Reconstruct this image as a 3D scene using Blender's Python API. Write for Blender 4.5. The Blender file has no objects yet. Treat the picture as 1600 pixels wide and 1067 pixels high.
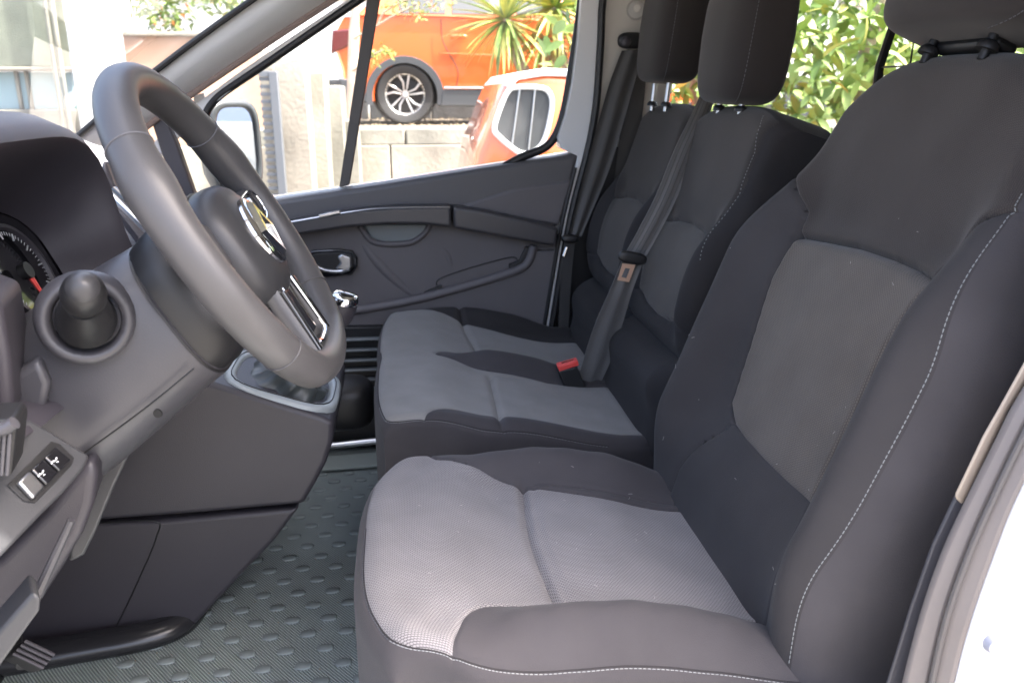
import bpy, math, random
import numpy as np
from math import radians as rad, sin, cos, pi
from mathutils import Matrix, Vector
random.seed(4); rng = np.random.default_rng(4)

# ------------------------------------------------------------------ camera, sky, sun
S = bpy.context.scene
C = S.collection
E = 1.63                                   # eye height; z in the builders is measured from it
FPX, PIT, YAW = 1290.0, rad(16.7), rad(7.5)
cd = bpy.data.cameras.new('camera'); cam = bpy.data.objects.new('camera', cd); C.objects.link(cam)
cam.location = (0, 0, E); cam.rotation_euler = (pi/2-PIT, 0, -YAW)
cd.sensor_width = 36; cd.lens = FPX/1600*36; cd.clip_start = .05; cd.clip_end = 500
cd.dof.use_dof = True; cd.dof.focus_distance = 1.25; cd.dof.aperture_fstop = 7.0
S.camera = cam
SUN_EL, SUN_AZ = rad(61), math.atan2(-.29, .956)      # towards the sun: from the rear and the driver's side
w = bpy.data.worlds.new('World'); S.world = w; w.use_nodes = True
nt = w.node_tree; bg = nt.nodes['Background']; sky = nt.nodes.new('ShaderNodeTexSky')
sky.sky_type = 'NISHITA'; sky.sun_disc = False; sky.sun_elevation = SUN_EL; sky.sun_rotation = pi/2-SUN_AZ
sky.dust_density = 7; sky.air_density = .7; sky.ozone_density = .4
nt.links.new(sky.outputs[0], bg.inputs[0]); bg.inputs[1].default_value = .15
sl = bpy.data.lights.new('sun', 'SUN'); so = bpy.data.objects.new('sun', sl); C.objects.link(so)
sl.energy = 2.0; sl.angle = rad(.6); sl.color = (1, .95, .87)
sd = Vector((cos(SUN_EL)*cos(SUN_AZ), cos(SUN_EL)*sin(SUN_AZ), sin(SUN_EL)))
so.rotation_euler = sd.to_track_quat('Z', 'Y').to_euler(); so.location = (0, -3, 8)
S.view_settings.view_transform = 'Standard'; S.view_settings.look = 'None'
S.view_settings.exposure = 3.05; S.view_settings.gamma = 1
S.cycles.use_denoising = True; S.cycles.max_bounces = 10; S.cycles.diffuse_bounces = 6
S.cycles.transparent_max_bounces = 16; S.cycles.caustics_reflective = False; S.cycles.caustics_refractive = False
S.cycles.sample_clamp_indirect = 8

# ------------------------------------------------------------------ geometry of the view (a pixel of the photo on a real plane)
CF = np.array((sin(YAW)*cos(PIT), cos(YAW)*cos(PIT), -sin(PIT))); CR = np.array((cos(YAW), -sin(YAW), 0)); CU = np.cross(CR, CF)
def ray(px, py): return CF+CR*(px-800)/FPX-CU*(py-533.5)/FPX
def PY(px, py, Y): r = ray(px, py); return r*(Y/r[1])
def PZ(px, py, Z): r = ray(px, py); return r*(Z/r[2])
def PX(px, py, X): r = ray(px, py); return r*(X/r[0])
def PN(px, py, n, o): r = ray(px, py); n = np.array(n, float); return r*(np.dot(n, o)/np.dot(n, r))
def xz(pts, Y): return [(PY(a, b, Y)[0], PY(a, b, Y)[2]) for a, b in pts]

# ------------------------------------------------------------------ materials
def mat(name, col, rough=.6, metal=0., bump=None, var=None, spec=.5, sheen=0., coat=0.):
    m = bpy.data.materials.new(name); m.use_nodes = True; n = m.node_tree; b = n.nodes['Principled BSDF']
    b.inputs['Base Color'].default_value = (*col, 1); b.inputs['Roughness'].default_value = rough
    b.inputs['Metallic'].default_value = metal; b.inputs['Specular IOR Level'].default_value = spec
    b.inputs['Sheen Weight'].default_value = sheen; b.inputs['Coat Weight'].default_value = coat
    tc = n.nodes.new('ShaderNodeTexCoord')
    if var:                                 # (scale, amount, detail)
        t = n.nodes.new('ShaderNodeTexNoise'); t.inputs['Scale'].default_value = var[0]; t.inputs['Detail'].default_value = var[2] if len(var) > 2 else 5
        n.links.new(tc.outputs['Object'], t.inputs[0])
        r = n.nodes.new('ShaderNodeValToRGB'); a = var[1]
        r.color_ramp.elements[0].position = .3; r.color_ramp.elements[1].position = .7
        r.color_ramp.elements[0].color = (*[c*(1-a) for c in col], 1); r.color_ramp.elements[1].color = (*[min(1, c*(1+a)) for c in col], 1)
        n.links.new(t.outputs[0], r.inputs[0]); n.links.new(r.outputs[0], b.inputs['Base Color'])
    if bump:                                # (scale, strength, distance)
        t = n.nodes.new('ShaderNodeTexNoise'); t.inputs['Scale'].default_value = bump[0]; t.inputs['Detail'].default_value = 3
        n.links.new(tc.outputs['Object'], t.inputs[0])
        u = n.nodes.new('ShaderNodeBump'); u.inputs['Strength'].default_value = bump[1]; u.inputs['Distance'].default_value = bump[2]
        n.links.new(t.outputs[0], u.inputs['Height']); n.links.new(u.outputs[0], b.inputs['Normal'])
    return m
def knit(name, c1, c2, sw=.0048, sh=.0031, rough=.9):
    """woven cloth: staggered light cells over a darker ground, in metres of cloth (UV)"""
    m = bpy.data.materials.new(name); m.use_nodes = True; n = m.node_tree; b = n.nodes['Principled BSDF']
    b.inputs['Roughness'].default_value = rough; b.inputs['Specular IOR Level'].default_value = .2; b.inputs['Sheen Weight'].default_value = .15
    tc = n.nodes.new('ShaderNodeTexCoord'); br = n.nodes.new('ShaderNodeTexBrick'); br.offset = .5
    br.inputs['Scale'].default_value = 1; br.inputs['Brick Width'].default_value = sw; br.inputs['Row Height'].default_value = sh
    br.inputs['Mortar Size'].default_value = sh*.2; br.inputs['Mortar Smooth'].default_value = .6
    n.links.new(tc.outputs['UV'], br.inputs[0])
    no = n.nodes.new('ShaderNodeTexNoise'); no.inputs['Scale'].default_value = 14; no.inputs['Detail'].default_value = 4
    n.links.new(tc.outputs['UV'], no.inputs[0])
    def vary(c, k):
        r = n.nodes.new('ShaderNodeValToRGB'); r.color_ramp.elements[0].position = .3; r.color_ramp.elements[1].position = .7
        r.color_ramp.elements[0].color = (*[x*(1-k) for x in c], 1); r.color_ramp.elements[1].color = (*[x*(1+k) for x in c], 1)
        n.links.new(no.outputs[0], r.inputs[0]); return r
    a, d = vary(c1, .09), vary(c2, .09)
    n.links.new(a.outputs[0], br.inputs['Color1']); n.links.new(a.outputs[0], br.inputs['Color2']); n.links.new(d.outputs[0], br.inputs['Mortar'])
    n.links.new(br.outputs['Color'], b.inputs['Base Color'])
    u = n.nodes.new('ShaderNodeBump'); u.invert = True; u.inputs['Strength'].default_value = .3; u.inputs['Distance'].default_value = .0006
    n.links.new(br.outputs['Fac'], u.inputs['Height']); n.links.new(u.outputs[0], b.inputs['Normal'])
    return m
def glassmat(name, tint, refl=1.0):
    m = bpy.data.materials.new(name); m.use_nodes = True; n = m.node_tree; n.nodes.remove(n.nodes['Principled BSDF'])
    t = n.nodes.new('ShaderNodeBsdfTransparent'); t.inputs[0].default_value = (*tint, 1)
    g = n.nodes.new('ShaderNodeBsdfGlossy'); g.inputs[1].default_value = 0.02
    f = n.nodes.new('ShaderNodeFresnel'); f.inputs[0].default_value = 1.42
    x = n.nodes.new('ShaderNodeMixShader'); n.links.new(f.outputs[0], x.inputs[0]); n.links.new(t.outputs[0], x.inputs[1]); n.links.new(g.outputs[0], x.inputs[2])
    n.links.new(x.outputs[0], n.nodes['Material Output'].inputs[0]); return m
M = {}
M['knit'] = knit('grey_knit', (.255, .241, .243), (.078, .073, .075))
M['knit_bench'] = knit('grey_knit_bench', (.27, .262, .25), (.125, .12, .116))
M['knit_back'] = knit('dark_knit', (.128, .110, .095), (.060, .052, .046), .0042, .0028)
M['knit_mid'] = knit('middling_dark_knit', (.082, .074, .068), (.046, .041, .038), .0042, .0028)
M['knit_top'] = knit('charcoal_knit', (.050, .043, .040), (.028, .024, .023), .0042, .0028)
M['cloth'] = mat('charcoal_cloth', (.052, .048, .051), .85, bump=(650, .7, .0007), var=(9, .12), spec=.25, sheen=.08)
M['cloth2'] = mat('black_cloth', (.030, .028, .029), .85, bump=(650, .7, .0007), var=(9, .12), spec=.2, sheen=.04)
M['cloth_shaded'] = mat('charcoal_cloth_shaded', (.040, .037, .038), .85, bump=(650, .7, .0007), var=(7, .16), spec=.25, sheen=.06)  # same charcoal cloth, darkened for backrest faces turned from the door light
M['thread'] = mat('pale_thread', (.26, .27, .27), .8)
M['seam'] = mat('seam_thread', (.10, .10, .11), .8)
M['rim'] = mat('rim_leather', (.066, .064, .066), .40, bump=(700, .2, .0003), var=(20, .08))
M['dash'] = mat('dash_plastic', (.036, .033, .040), .46, bump=(520, .55, .0006), var=(6, .06))
M['dash2'] = mat('dash_plastic_dark', (.040, .036, .044), .5, bump=(520, .5, .0006))
M['shroud'] = mat('shroud_plastic', (.056, .055, .062), .38, bump=(520, .3, .0005))
M['black'] = mat('black_plastic', (.012, .012, .013), .45)
M['hub'] = mat('hub_plastic', (.034, .034, .037), .42, bump=(900, .2, .0003))
M['gloss'] = mat('gloss_black', (.01, .01, .012), .08, coat=1)
M['chrome'] = mat('chrome', (.75, .76, .78), .08, 1)
M['satin'] = mat('satin_metal', (.55, .56, .58), .3, 1)
M['tan_metal'] = mat('tongue_metal', (.75, .50, .36), .35, .6)
M['red'] = mat('red_plastic', (.75, .07, .06), .35)
M['belt'] = mat('belt_webbing', (.115, .112, .110), .5, bump=(900, .4, .0004), spec=.5, sheen=.3)
M['belt_dark'] = mat('belt_webbing_dark', (.050, .048, .047), .55, bump=(900, .4, .0004), spec=.5)
M['rubber'] = mat('rubber', (.014, .014, .015), .6)
M['white'] = mat('white_paint', (.72, .73, .74), .3, coat=.4)
M['cream'] = mat('pillar_trim', (.60, .58, .54), .6)
M['door'] = mat('door_plastic', (.115, .105, .108), .55, bump=(420, .7, .0008), var=(5, .06))
M['doorcap'] = mat('door_cap', (.088, .084, .088), .5, bump=(420, .6, .0007))
M['armrest'] = mat('armrest_plastic', (.052, .049, .052), .38, bump=(1200, .2, .0003))
M['cup'] = mat('grab_cup', (.13, .155, .165), .4)
M['strip_cream'] = mat('strip_cream', (.46, .38, .30), .5)
M['glass'] = glassmat('clear_glass', (.93, .96, .95))
M['mirror_grey'] = mat('bolt_grey', (.35, .36, .42), .5)
M['panel_grey'] = mat('panel_grey', (.042, .043, .047), .42, bump=(520, .4, .0005))
M['mirror'] = mat('mirror', (.85, .87, .88), .02, 1)

# ------------------------------------------------------------------ mesh helpers
ORG = {}
def thing(name, label, cat, loc=(0, 0, 0), group=None):
    o = bpy.data.objects.new(name, None); C.objects.link(o); o.empty_display_size = .1
    o.location = (loc[0], loc[1], loc[2]+E); o['label'] = label; o['category'] = cat
    if group: o['group'] = group
    ORG[o.name] = np.array(loc, float); return o
def tag(o, label=None, cat=None, group=None, kind=None):
    if label: o['label'] = label
    if cat: o['category'] = cat
    if group: o['group'] = group
    if kind: o['kind'] = kind
    return o
class MB:
    def __init__(s): s.v = []; s.f = []; s.n = 0
    def add(s, v, f):
        v = [tuple(map(float, p)) for p in v]; s.v += v; s.f += [tuple(i+s.n for i in q) for q in f]; s.n += len(v); return s
    def box(s, c, d, m=None):
        m = m or Matrix(); c = Vector(c); v = []
        for i in (-1, 1):
            for j in (-1, 1):
                for k in (-1, 1): v.append(c+m.to_3x3() @ Vector((i*d[0]/2, j*d[1]/2, k*d[2]/2)))
        return s.add(v, [(0, 1, 3, 2), (4, 6, 7, 5), (0, 4, 5, 1), (2, 3, 7, 6), (0, 2, 6, 4), (1, 5, 7, 3)])
    def loft(s, loops, close=True, cap=True):
        n = len(loops[0]); v = [p for l in loops for p in l]; f = []
        for i in range(len(loops)-1):
            for j in range(n if close else n-1):
                k = (j+1) % n; f.append((i*n+j, i*n+k, (i+1)*n+k, (i+1)*n+j))
        if cap: f += [tuple(range(n))[::-1], tuple((len(loops)-1)*n+j for j in range(n))]
        return s.add(v, f)
    def tube(s, path, r, n=10, close=False, cap=True, flat=None):
        P = [np.array(p, float) for p in path]; N = len(P); rs = r if hasattr(r, '__len__') else [r]*N; loops = []; up = None
        for i in range(N):
            t = P[(i+1) % N]-P[i-1] if close else P[min(i+1, N-1)]-P[max(i-1, 0)]
            t = t/(np.linalg.norm(t)+1e-12)
            if up is None: up = np.array((0, 0, 1.)) if abs(t[2]) < .9 else np.array((1., 0, 0))
            a = np.cross(t, up); a /= np.linalg.norm(a)+1e-12; b = np.cross(a, t); up = b
            fl = flat or 1
            loops.append([P[i]+rs[i]*(cos(2*pi*k/n)*a+sin(2*pi*k/n)*b*fl) for k in range(n)])
        if close: loops.append(loops[0])
        return s.loft(loops, True, cap and not close)
    def prism(s, poly, y0, y1):            # poly in x,z ; extruded along y
        return s.loft([[(x, y0, z) for x, z in poly], [(x, y1, z) for x, z in poly]])
    def slab(s, pts, vec):                 # 3-D polygon swept by a vector
        vec = np.array(vec, float); return s.loft([[np.array(p) for p in pts], [np.array(p)+vec for p in pts]])
    def quadric(s, c, ax, r, e1=1, e2=1, n=28, m=20, fn=None):
        ax = np.array(ax, float); sp = lambda v, e: math.copysign(abs(v)**e, v); loops = []
        for i in range(m+1):
            ph = -pi/2+pi*i/m; cp, sph = sp(cos(ph), e1), sp(sin(ph), e1); L = []
            for j in range(n):
                th = 2*pi*j/n; q = np.array((r[0]*cp*sp(cos(th), e2), r[1]*cp*sp(sin(th), e2), r[2]*sph))
                if fn: q = np.array(fn(q))
                L.append(np.array(c)+q @ ax)
            loops.append(L)
        return s.loft(loops, True, False)
    def ob(s, name, m, parent=None, smooth=40, bevel=0, seg=2, label=None, kind=None, uv=None, org=None):
        o0 = np.array(org, float) if org is not None else np.zeros(3)
        p = parent
        if p is not None:
            while p.parent is not None: p = p.parent
            o0 = ORG[p.name]
        me = bpy.data.meshes.new(name); me.from_pydata([tuple(np.array(q)-o0) for q in s.v], [], s.f); me.update()
        for mm in (m if isinstance(m, (list, tuple)) else [m]): me.materials.append(M[mm] if isinstance(mm, str) else mm)
        if smooth:
            me.shade_smooth()
            if smooth < 180: me.set_sharp_from_angle(angle=rad(smooth))
        o = bpy.data.objects.new(name, me); C.objects.link(o)
        if parent is not None: o.parent = parent
        else: o.location = (o0[0], o0[1], o0[2]+E); ORG[o.name] = o0
        if bevel:
            b = o.modifiers.new('bevel', 'BEVEL'); b.width = bevel; b.segments = seg; b.limit_method = 'ANGLE'; b.angle_limit = rad(35)
            b.use_clamp_overlap = True
        if label: o['label'] = label
        if kind: o['kind'] = kind
        return o
def fixn(o):
    import bmesh
    b = bmesh.new(); b.from_mesh(o.data); bmesh.ops.recalc_face_normals(b, faces=b.faces); b.to_mesh(o.data); b.free(); return o
def spl(pts, n=8, close=False):            # Catmull-Rom through the points
    P = [np.array(p, float) for p in pts]; N = len(P); out = []
    for i in range(N if close else N-1):
        g = lambda k: P[k % N] if close else P[min(max(k, 0), N-1)]
        a, b, c, d = g(i-1), g(i), g(i+1), g(i+2)
        for k in range(n):
            t = k/n; out.append(.5*(2*b+(c-a)*t+(2*a-5*b+4*c-d)*t*t+(3*b-a-3*c+d)*t**3))
    if not close: out.append(P[-1])
    return out
def sst(x, a, b): t = np.clip((x-a)/(b-a), 0, 1); return t*t*(3-2*t)
def segdist(x, y, poly):
    d = np.full(x.shape, 9.); nx = x.copy(); ny = y.copy()
    for (a, b), (c, e) in zip(poly[:-1], poly[1:]):
        L = (c-a)**2+(e-b)**2+1e-12; t = np.clip(((x-a)*(c-a)+(y-b)*(e-b))/L, 0, 1); px, py = a+t*(c-a), b+t*(e-b)
        q = np.hypot(x-px, y-py); k = q < d; d = np.where(k, q, d); nx = np.where(k, px, nx); ny = np.where(k, py, ny)
    return d, nx, ny
def inside(x, y, poly):
    r = np.zeros(x.shape, bool); n = len(poly)
    for i in range(n):
        a, b = poly[i]; c, e = poly[(i+1) % n]
        if b == e: continue
        k = ((b > y) != (e > y)) & (x < (c-a)*(y-b)/(e-b)+a); r ^= k
    return r
class Pad:
    """an upholstered cushion: a rounded slab whose cloth panels meet in sunk seams. u runs a0..a1, v runs b0..b1, w stands out of the slab."""
    def __init__(s, ur, vr, rad4, walls, warp, H, frame, regions, grooves=(), default=('panel', 'cloth'), side=None, sidet=None, cell=.0042, D=None):
        s.D = D
        s.ur, s.vr, s.r, s.w = ur, vr, rad4, walls; s.warp, s.H, s.frame = warp, H, frame
        s.reg = regions; s.gr = [(r[2]+[r[2][0]], .0035, .0035) for r in regions if not r[0].startswith('outer')]+list(grooves)
        s.default, s.side, s.sidet, s.cell = default, side, sidet, cell
    def roll(s, t, a, b, r0, r1):
        A0, A1 = pi/2*r0, pi/2*r1; T = A0+(b-a-r0-r1)+A1
        pos = np.where(t < 0, a, np.where(t < A0, a+r0*(1-np.cos(t/r0)), np.where(t < T-A1, a+r0+t-A0, np.where(t < T, b-r1*(1-np.cos((T-t)/r1)), b))))
        dr = np.where(t < 0, r0-t, np.where(t < A0, r0*(1-np.sin(t/r0)), np.where(t < T-A1, 0, np.where(t < T, r1*(1-np.sin((T-t)/r1)), r1+t-T))))
        return pos, dr, T
    def ev(s, tu, tv):
        u, du, s.Tu = s.roll(tu, *s.ur, *s.r[:2]); v, dv, s.Tv = s.roll(tv, *s.vr, *s.r[2:])
        u, v = s.warp(u, v); dr = du+dv; g = np.zeros(u.shape)
        for pl, dep, wid in s.gr:
            d, _, _ = segdist(u, v, pl); g += dep*np.exp(-(d/wid)**2)*np.exp(-dr/.03)
        if s.D: g = g+.0022*np.exp(-((dr-s.D)/.0016)**2)
        return u, v, dr, s.H(u, v)-dr-g
    def P(s, tu, tv, lift=0):
        u, v, dr, h = s.ev(np.asarray(tu, float), np.asarray(tv, float)); return s.frame(u, v, h+lift)
    def inv(s, u, v):                      # cloth coordinates of a plan point (grid search: the warp is arbitrary)
        d = (s.gu-u)**2+(s.gv-v)**2+s.gd**2*.05; i = np.unravel_index(np.argmin(d), d.shape); return s.TU[i], s.TV[i]
    def build(s, parent):
        s.ev(np.zeros(1), np.zeros(1)); Tu, Tv = s.Tu, s.Tv; w = s.w
        U = np.arange(-w[0], Tu+w[1]+s.cell, s.cell); V = np.arange(-w[2], Tv+w[3]+s.cell, s.cell)
        TU, TV = np.meshgrid(U, V, indexing='ij')
        u, v, dr, h = s.ev(TU, TV)
        K = np.zeros(u.shape, bool)
        for r in [r for r in s.reg if not r[0].startswith('outer')]:   # pull grid points onto the seams
            d, nx, ny = segdist(u, v, r[2]+[r[2][0]]); k = (d < s.cell*.55) & (dr < .02) & ~K; K |= k
            TU = np.where(k, TU+nx-u, TU); TV = np.where(k, TV+ny-v, TV)
        u, v, dr, h = s.ev(TU, TV); s.TU, s.TV, s.gu, s.gv, s.gd = TU, TV, u, v, dr
        P = s.frame(u, v, h); nu, nv = TU.shape; idx = np.arange(nu*nv).reshape(nu, nv)
        q0, q1, q2, q3 = (A.ravel() for A in (idx[:-1, :-1], idx[1:, :-1], idx[1:, 1:], idx[:-1, 1:])); Kr = K.ravel()
        alt = (Kr[q1] & Kr[q3]) & ~(Kr[q0] & Kr[q2]); w3 = lambda c_, a, b: np.where(c_, a, b)
        Q = np.concatenate([np.stack([q0, q1, w3(alt, q3, q2)], 1), np.stack([w3(alt, q1, q0), q2, q3], 1)])
        c = lambda A: A.ravel()[Q].mean(1); cu, cv, ctu, ctv = c(u), c(v), c(TU), c(TV); lab = np.zeros(cu.shape, int)
        for i, r in enumerate(s.reg): lab[(lab == 0) & inside(cu, cv, r[2])] = i+1
        names = [s.default]+[(r[0], r[1]) for r in s.reg]
        if s.side:
            st = s.sidet; k = (ctu < st[0]) | (ctu > Tu-st[1]) | (ctv < st[2]) | (ctv > Tv-st[3]); k = k | (c(dr) > s.D) if s.D else k
            lab[k] = len(names); names.append(s.side)
        X = P.reshape(-1, 3); root = parent
        while root.parent is not None: root = root.parent
        o0 = ORG[root.name]; out = {}
        for i, (nm, mt) in enumerate(names):
            q = Q[lab == i]
            if not len(q): continue
            us, inv = np.unique(q, return_inverse=True); inv = inv.reshape(q.shape)
            me = bpy.data.meshes.new(nm); me.vertices.add(len(us)); me.vertices.foreach_set('co', (X[us]-o0).ravel())
            me.loops.add(inv.size); me.loops.foreach_set('vertex_index', inv.ravel()); me.polygons.add(len(q))
            me.polygons.foreach_set('loop_start', np.arange(0, inv.size, 3)); me.update(calc_edges=True)
            uvl = me.uv_layers.new(name='UVMap'); uvs = np.stack([TU.ravel()[us][inv.ravel()], TV.ravel()[us][inv.ravel()]], 1)
            uvl.data.foreach_set('uv', uvs.ravel()); me.materials.append(M[mt]); me.shade_smooth(); me.validate()
            o = bpy.data.objects.new(nm, me); C.objects.link(o); o.parent = parent; out[nm] = o
        return out
    def contour(s, D, rear=None, n=60):
        """cloth coordinates of the line of constant drop D round the front near corner, then along the near side"""
        s.ev(np.zeros(1), np.zeros(1)); ru, rv = s.r[0], s.r[2]; iv = lambda d, r: r*math.asin(max(-1, min(1, 1-d/r)))
        out = [(iv(D, ru), t) for t in np.linspace(s.Tv*.55, rv*pi/2, n)]
        out += [(iv(D*cos(a)**2, ru), iv(D*sin(a)**2, rv)) for a in np.linspace(.02, pi/2-.02, 30)]
        out += [(t, iv(D, rv)) for t in np.linspace(ru*pi/2, rear or s.Tu, n)]
        return out
    def stitches(s, path, parent, m='thread', step=.0052, L=.0036, r=.00065, off=0, name='stitching', lift=.0006):
        """a row of stitches along cloth coordinates"""
        p = np.array(path, float); t = np.concatenate([[0], np.cumsum(np.hypot(*np.diff(p, axis=0).T))]); n = max(2, int(t[-1]/step)); mb = MB()
        for i in range(n):
            a, b = t[-1]*i/n, t[-1]*i/n+L; e = np.array([[np.interp(a, t, p[:, 0]), np.interp(a, t, p[:, 1])], [np.interp(b, t, p[:, 0]), np.interp(b, t, p[:, 1])]])
            A, B = s.P(e[:, 0], e[:, 1], lift); mb.tube([A, (A+B)/2+(0, 0, .0002), B], [r*.6, r, r*.6], 5)
        return mb.ob(name, m, parent, kind='stuff')

# ================================================================== driver's seat
YC = 1.06
seat = thing('driver_seat', "driver's seat in front, light grey knit cushion with charcoal bolsters and white stitching", 'car seat', (.2, YC, -1.05))
def warp_c(u, v):
    yo = (v-YC)/.28; f = 1-sst(u, -.08, .12)
    u = u+f*(.05*np.abs(yo)**3.5)
    v = v-(v-YC)*.10*np.abs(f)**1.5
    return u, v
def H_c(u, v):
    yo = v-YC; b = np.exp(-((np.abs(yo)-.228)/.043)**2)
    base = -.592-.036*sst(u, .0, .16)-.045*sst(u, .2, .5)
    c = .010*np.exp(-((u-.09)/.07)**2)*(1-(yo/.25)**2)+.006*np.exp(-((u-.28)/.08)**2)*(1-(yo/.25)**2)
    wr = .0012*np.sin(u*37+v*21)*np.sin(v*29-u*11)+.0016*np.sin((u*.9+(v-.8)*.5)*150+3*np.sin(v*40))*np.exp(-((u-.50)/.045)**2)*np.exp(-((v-.83)/.07)**2)+.0008*np.sin(u*95+5*np.sin(v*18))*b
    return base+c+b*(.045*sst(u, .02, .17)*(1-.65*sst(u, .33, .50)))+wr
frame_c = lambda u, v, h: np.stack([u, v, h], -1)
def zt(pts, z): return [tuple(PZ(a, b, z)[:2]) for a, b in pts]
crease = zt([(817, 765), (823, 818), (833, 858), (848, 898), (862, 930), (879, 961)], -.63)
farseam = [(0.015, 1.37), (0.034, 1.305), (0.065, 1.283), (0.101, 1.262), (0.14, 1.24), (0.178, 1.226), (0.25, 1.208), (0.316, 1.200), (0.40, 1.195), (0.56, 1.195)]
nearseam = [(0.035, .70), (.036, .79), (.046, .825), (.056, .85), (.072, .868), (.10, .877), (0.181, .884), (.28, .884), (.4, .879), (.56, .873)]
far_b = [tuple(p) for p in spl([(*p, 0) for p in farseam], 4)]; far_b = [(p[0], p[1]) for p in far_b]+[(.6, 1.195), (.6, 1.5), (-.2, 1.5)]
far_b = far_b[:-1]+[(.015, 1.5)]
near_b = [(p[0], p[1]) for p in spl([(*p, 0) for p in nearseam], 4)]+[(.6, .873), (.6, .6), (.035, .6)]
cr = [(p[0], p[1]) for p in spl([(*p, 0) for p in crease], 4)]
rear_p = cr+[(.7, .874), (.7, 1.2)]
pc = Pad((-.085, .54), (.775, 1.345), (.045, .03, .03, .03), (.16, .02, .14, .10), warp_c, H_c, frame_c,
         [('far_bolster', 'cloth', far_b), ('near_bolster', 'cloth', near_b), ('rear_panel', 'knit', rear_p)],
         [(cr, .010, .009), ([(p[0]+.017, p[1]) for p in cr], .003, .006)], ('front_panel', 'knit'), ('cushion_side', 'cloth'), (-1, -1, -1, -1), .0032, .0125)
pc.build(seat)
cl_ = pc.contour(.0135, .56); pc.stitches(cl_[:62], seat, 'seam', name='front_stitching'); pc.stitches(cl_[62:], seat, r=.0006, step=.0055, L=.0042)
P_ = pc.P(*np.array(pc.contour(.0115, .58)).T); MB().tube(list(P_), .0010, 6).ob('piping', 'cloth2', seat)

# backrest frame
def mkframe(O, th):
    th = rad(th); a = np.array((sin(th), 0, cos(th))); n = np.array((-cos(th), 0, sin(th))); O = np.array(O, float)
    return (lambda u, v, h: O+u[..., None]*a+(v[..., None]-0)*np.array((0, 1., 0))+h[..., None]*n), O, a, n
def bt(pts, O, a, n, off=0):
    out = []
    for p in pts:
        q = PN(p[0], p[1], n, O+n*off)-O; out.append((float(q @ a), float(q[1])))
    return out
fb, OB, AB, NB = mkframe((.46, 0, -.62), 22)
def warp_b(u, v):
    s_ = 1-.19*sst(u, .33, .62); yo = (v-YC)/.3
    v = YC+(v-YC)*s_*(1-.05*(1-sst(u, -.05, .2)))
    f = sst(u, .52, .71); u = u-f*.085*np.abs(yo)**3.2
    return u, v
def H_b(u, v):
    yo = np.abs(v-YC); b = np.exp(-((yo-.252)/.055)**2)*sst(u, -.12, .10)*(1-sst(u, .38, .62))
    lum = .010*np.exp(-((u-.03)/.06)**2)*(1-sst(yo, .16, .26))
    low = .014*np.exp(-((u-.34)/.10)**2)*(1-(yo/.3)**2)-.003*np.exp(-((u-.12)/.02)**2)*(1-sst(yo, .14, .2))
    up = -.010*np.exp(-((u-.48)/.035)**2)*(1-sst(yo, .17, .22))+.012*sst(u, .5, .62)
    return b*.062+lum+low+up-.02*sst(yo, .1, .3)*sst(u, .5, .7)+.0012*np.sin(u*27+v*21)*np.sin(v*23-u*11)
low_p = [(.434, 1.231), (.440, 1.17), (.447, 1.08), (.447, 1.0), (.444, .94), (.434, .882), (.36, .893), (.27, .899), (.186, .902), (.124, .898), (.120, .97), (.120, 1.06), (.122, 1.12), (.128, 1.168), (.148, 1.200), (.20, 1.210), (.259, 1.217), (.356, 1.231)]
low_p = [(p[0], p[1]) for p in low_p]
up_p = [(.434, 1.231), (.440, 1.17), (.447, 1.08), (.447, 1.0), (.444, .94), (.434, .882), (.47, .872), (.515, .845), (.55, .80), (.57, .70), (.9, .70), (.9, 1.5), (.572, 1.42), (.554, 1.345), (.52, 1.30), (.475, 1.247)]
bol_n = [(.434, .882), (.36, .893), (.27, .899), (.186, .902), (.124, .898), (.08, .872), (.04, .855), (-.1, .85), (-.1, .6), (.57, .6), (.57, .70), (.55, .80), (.515, .845), (.47, .872)]
bol_f = [(.434, 1.231), (.356, 1.231), (.259, 1.217), (.20, 1.210), (.148, 1.200), (.128, 1.168), (.06, 1.215), (.0, 1.24), (-.1, 1.25), (-.1, 1.5), (.65, 1.5), (.572, 1.42), (.554, 1.345), (.52, 1.30), (.475, 1.247)]
pb = Pad((-.08, .732), (.76, 1.365), (.02, .045, .050, .050), (.0, .13, .12, .10), warp_b, H_b, fb,
         [('lower_panel', 'knit_back', low_p), ('upper_panel', 'knit_top', up_p), ('near_side_bolster', 'cloth_shaded', bol_n), ('far_side_bolster', 'cloth_shaded', bol_f)],
         [(low_p[:6], .008, .008)], ('lumbar_panel', 'cloth_shaded'), ('backrest_side', 'cloth'), (-1, .02, .040, .045), .0038)
pb.build(seat)
pb.stitches([(t, .042) for t in np.linspace(.05, .66, 80)], seat, name='backrest_stitching', r=.00065, step=.0062, L=.0046)
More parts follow.
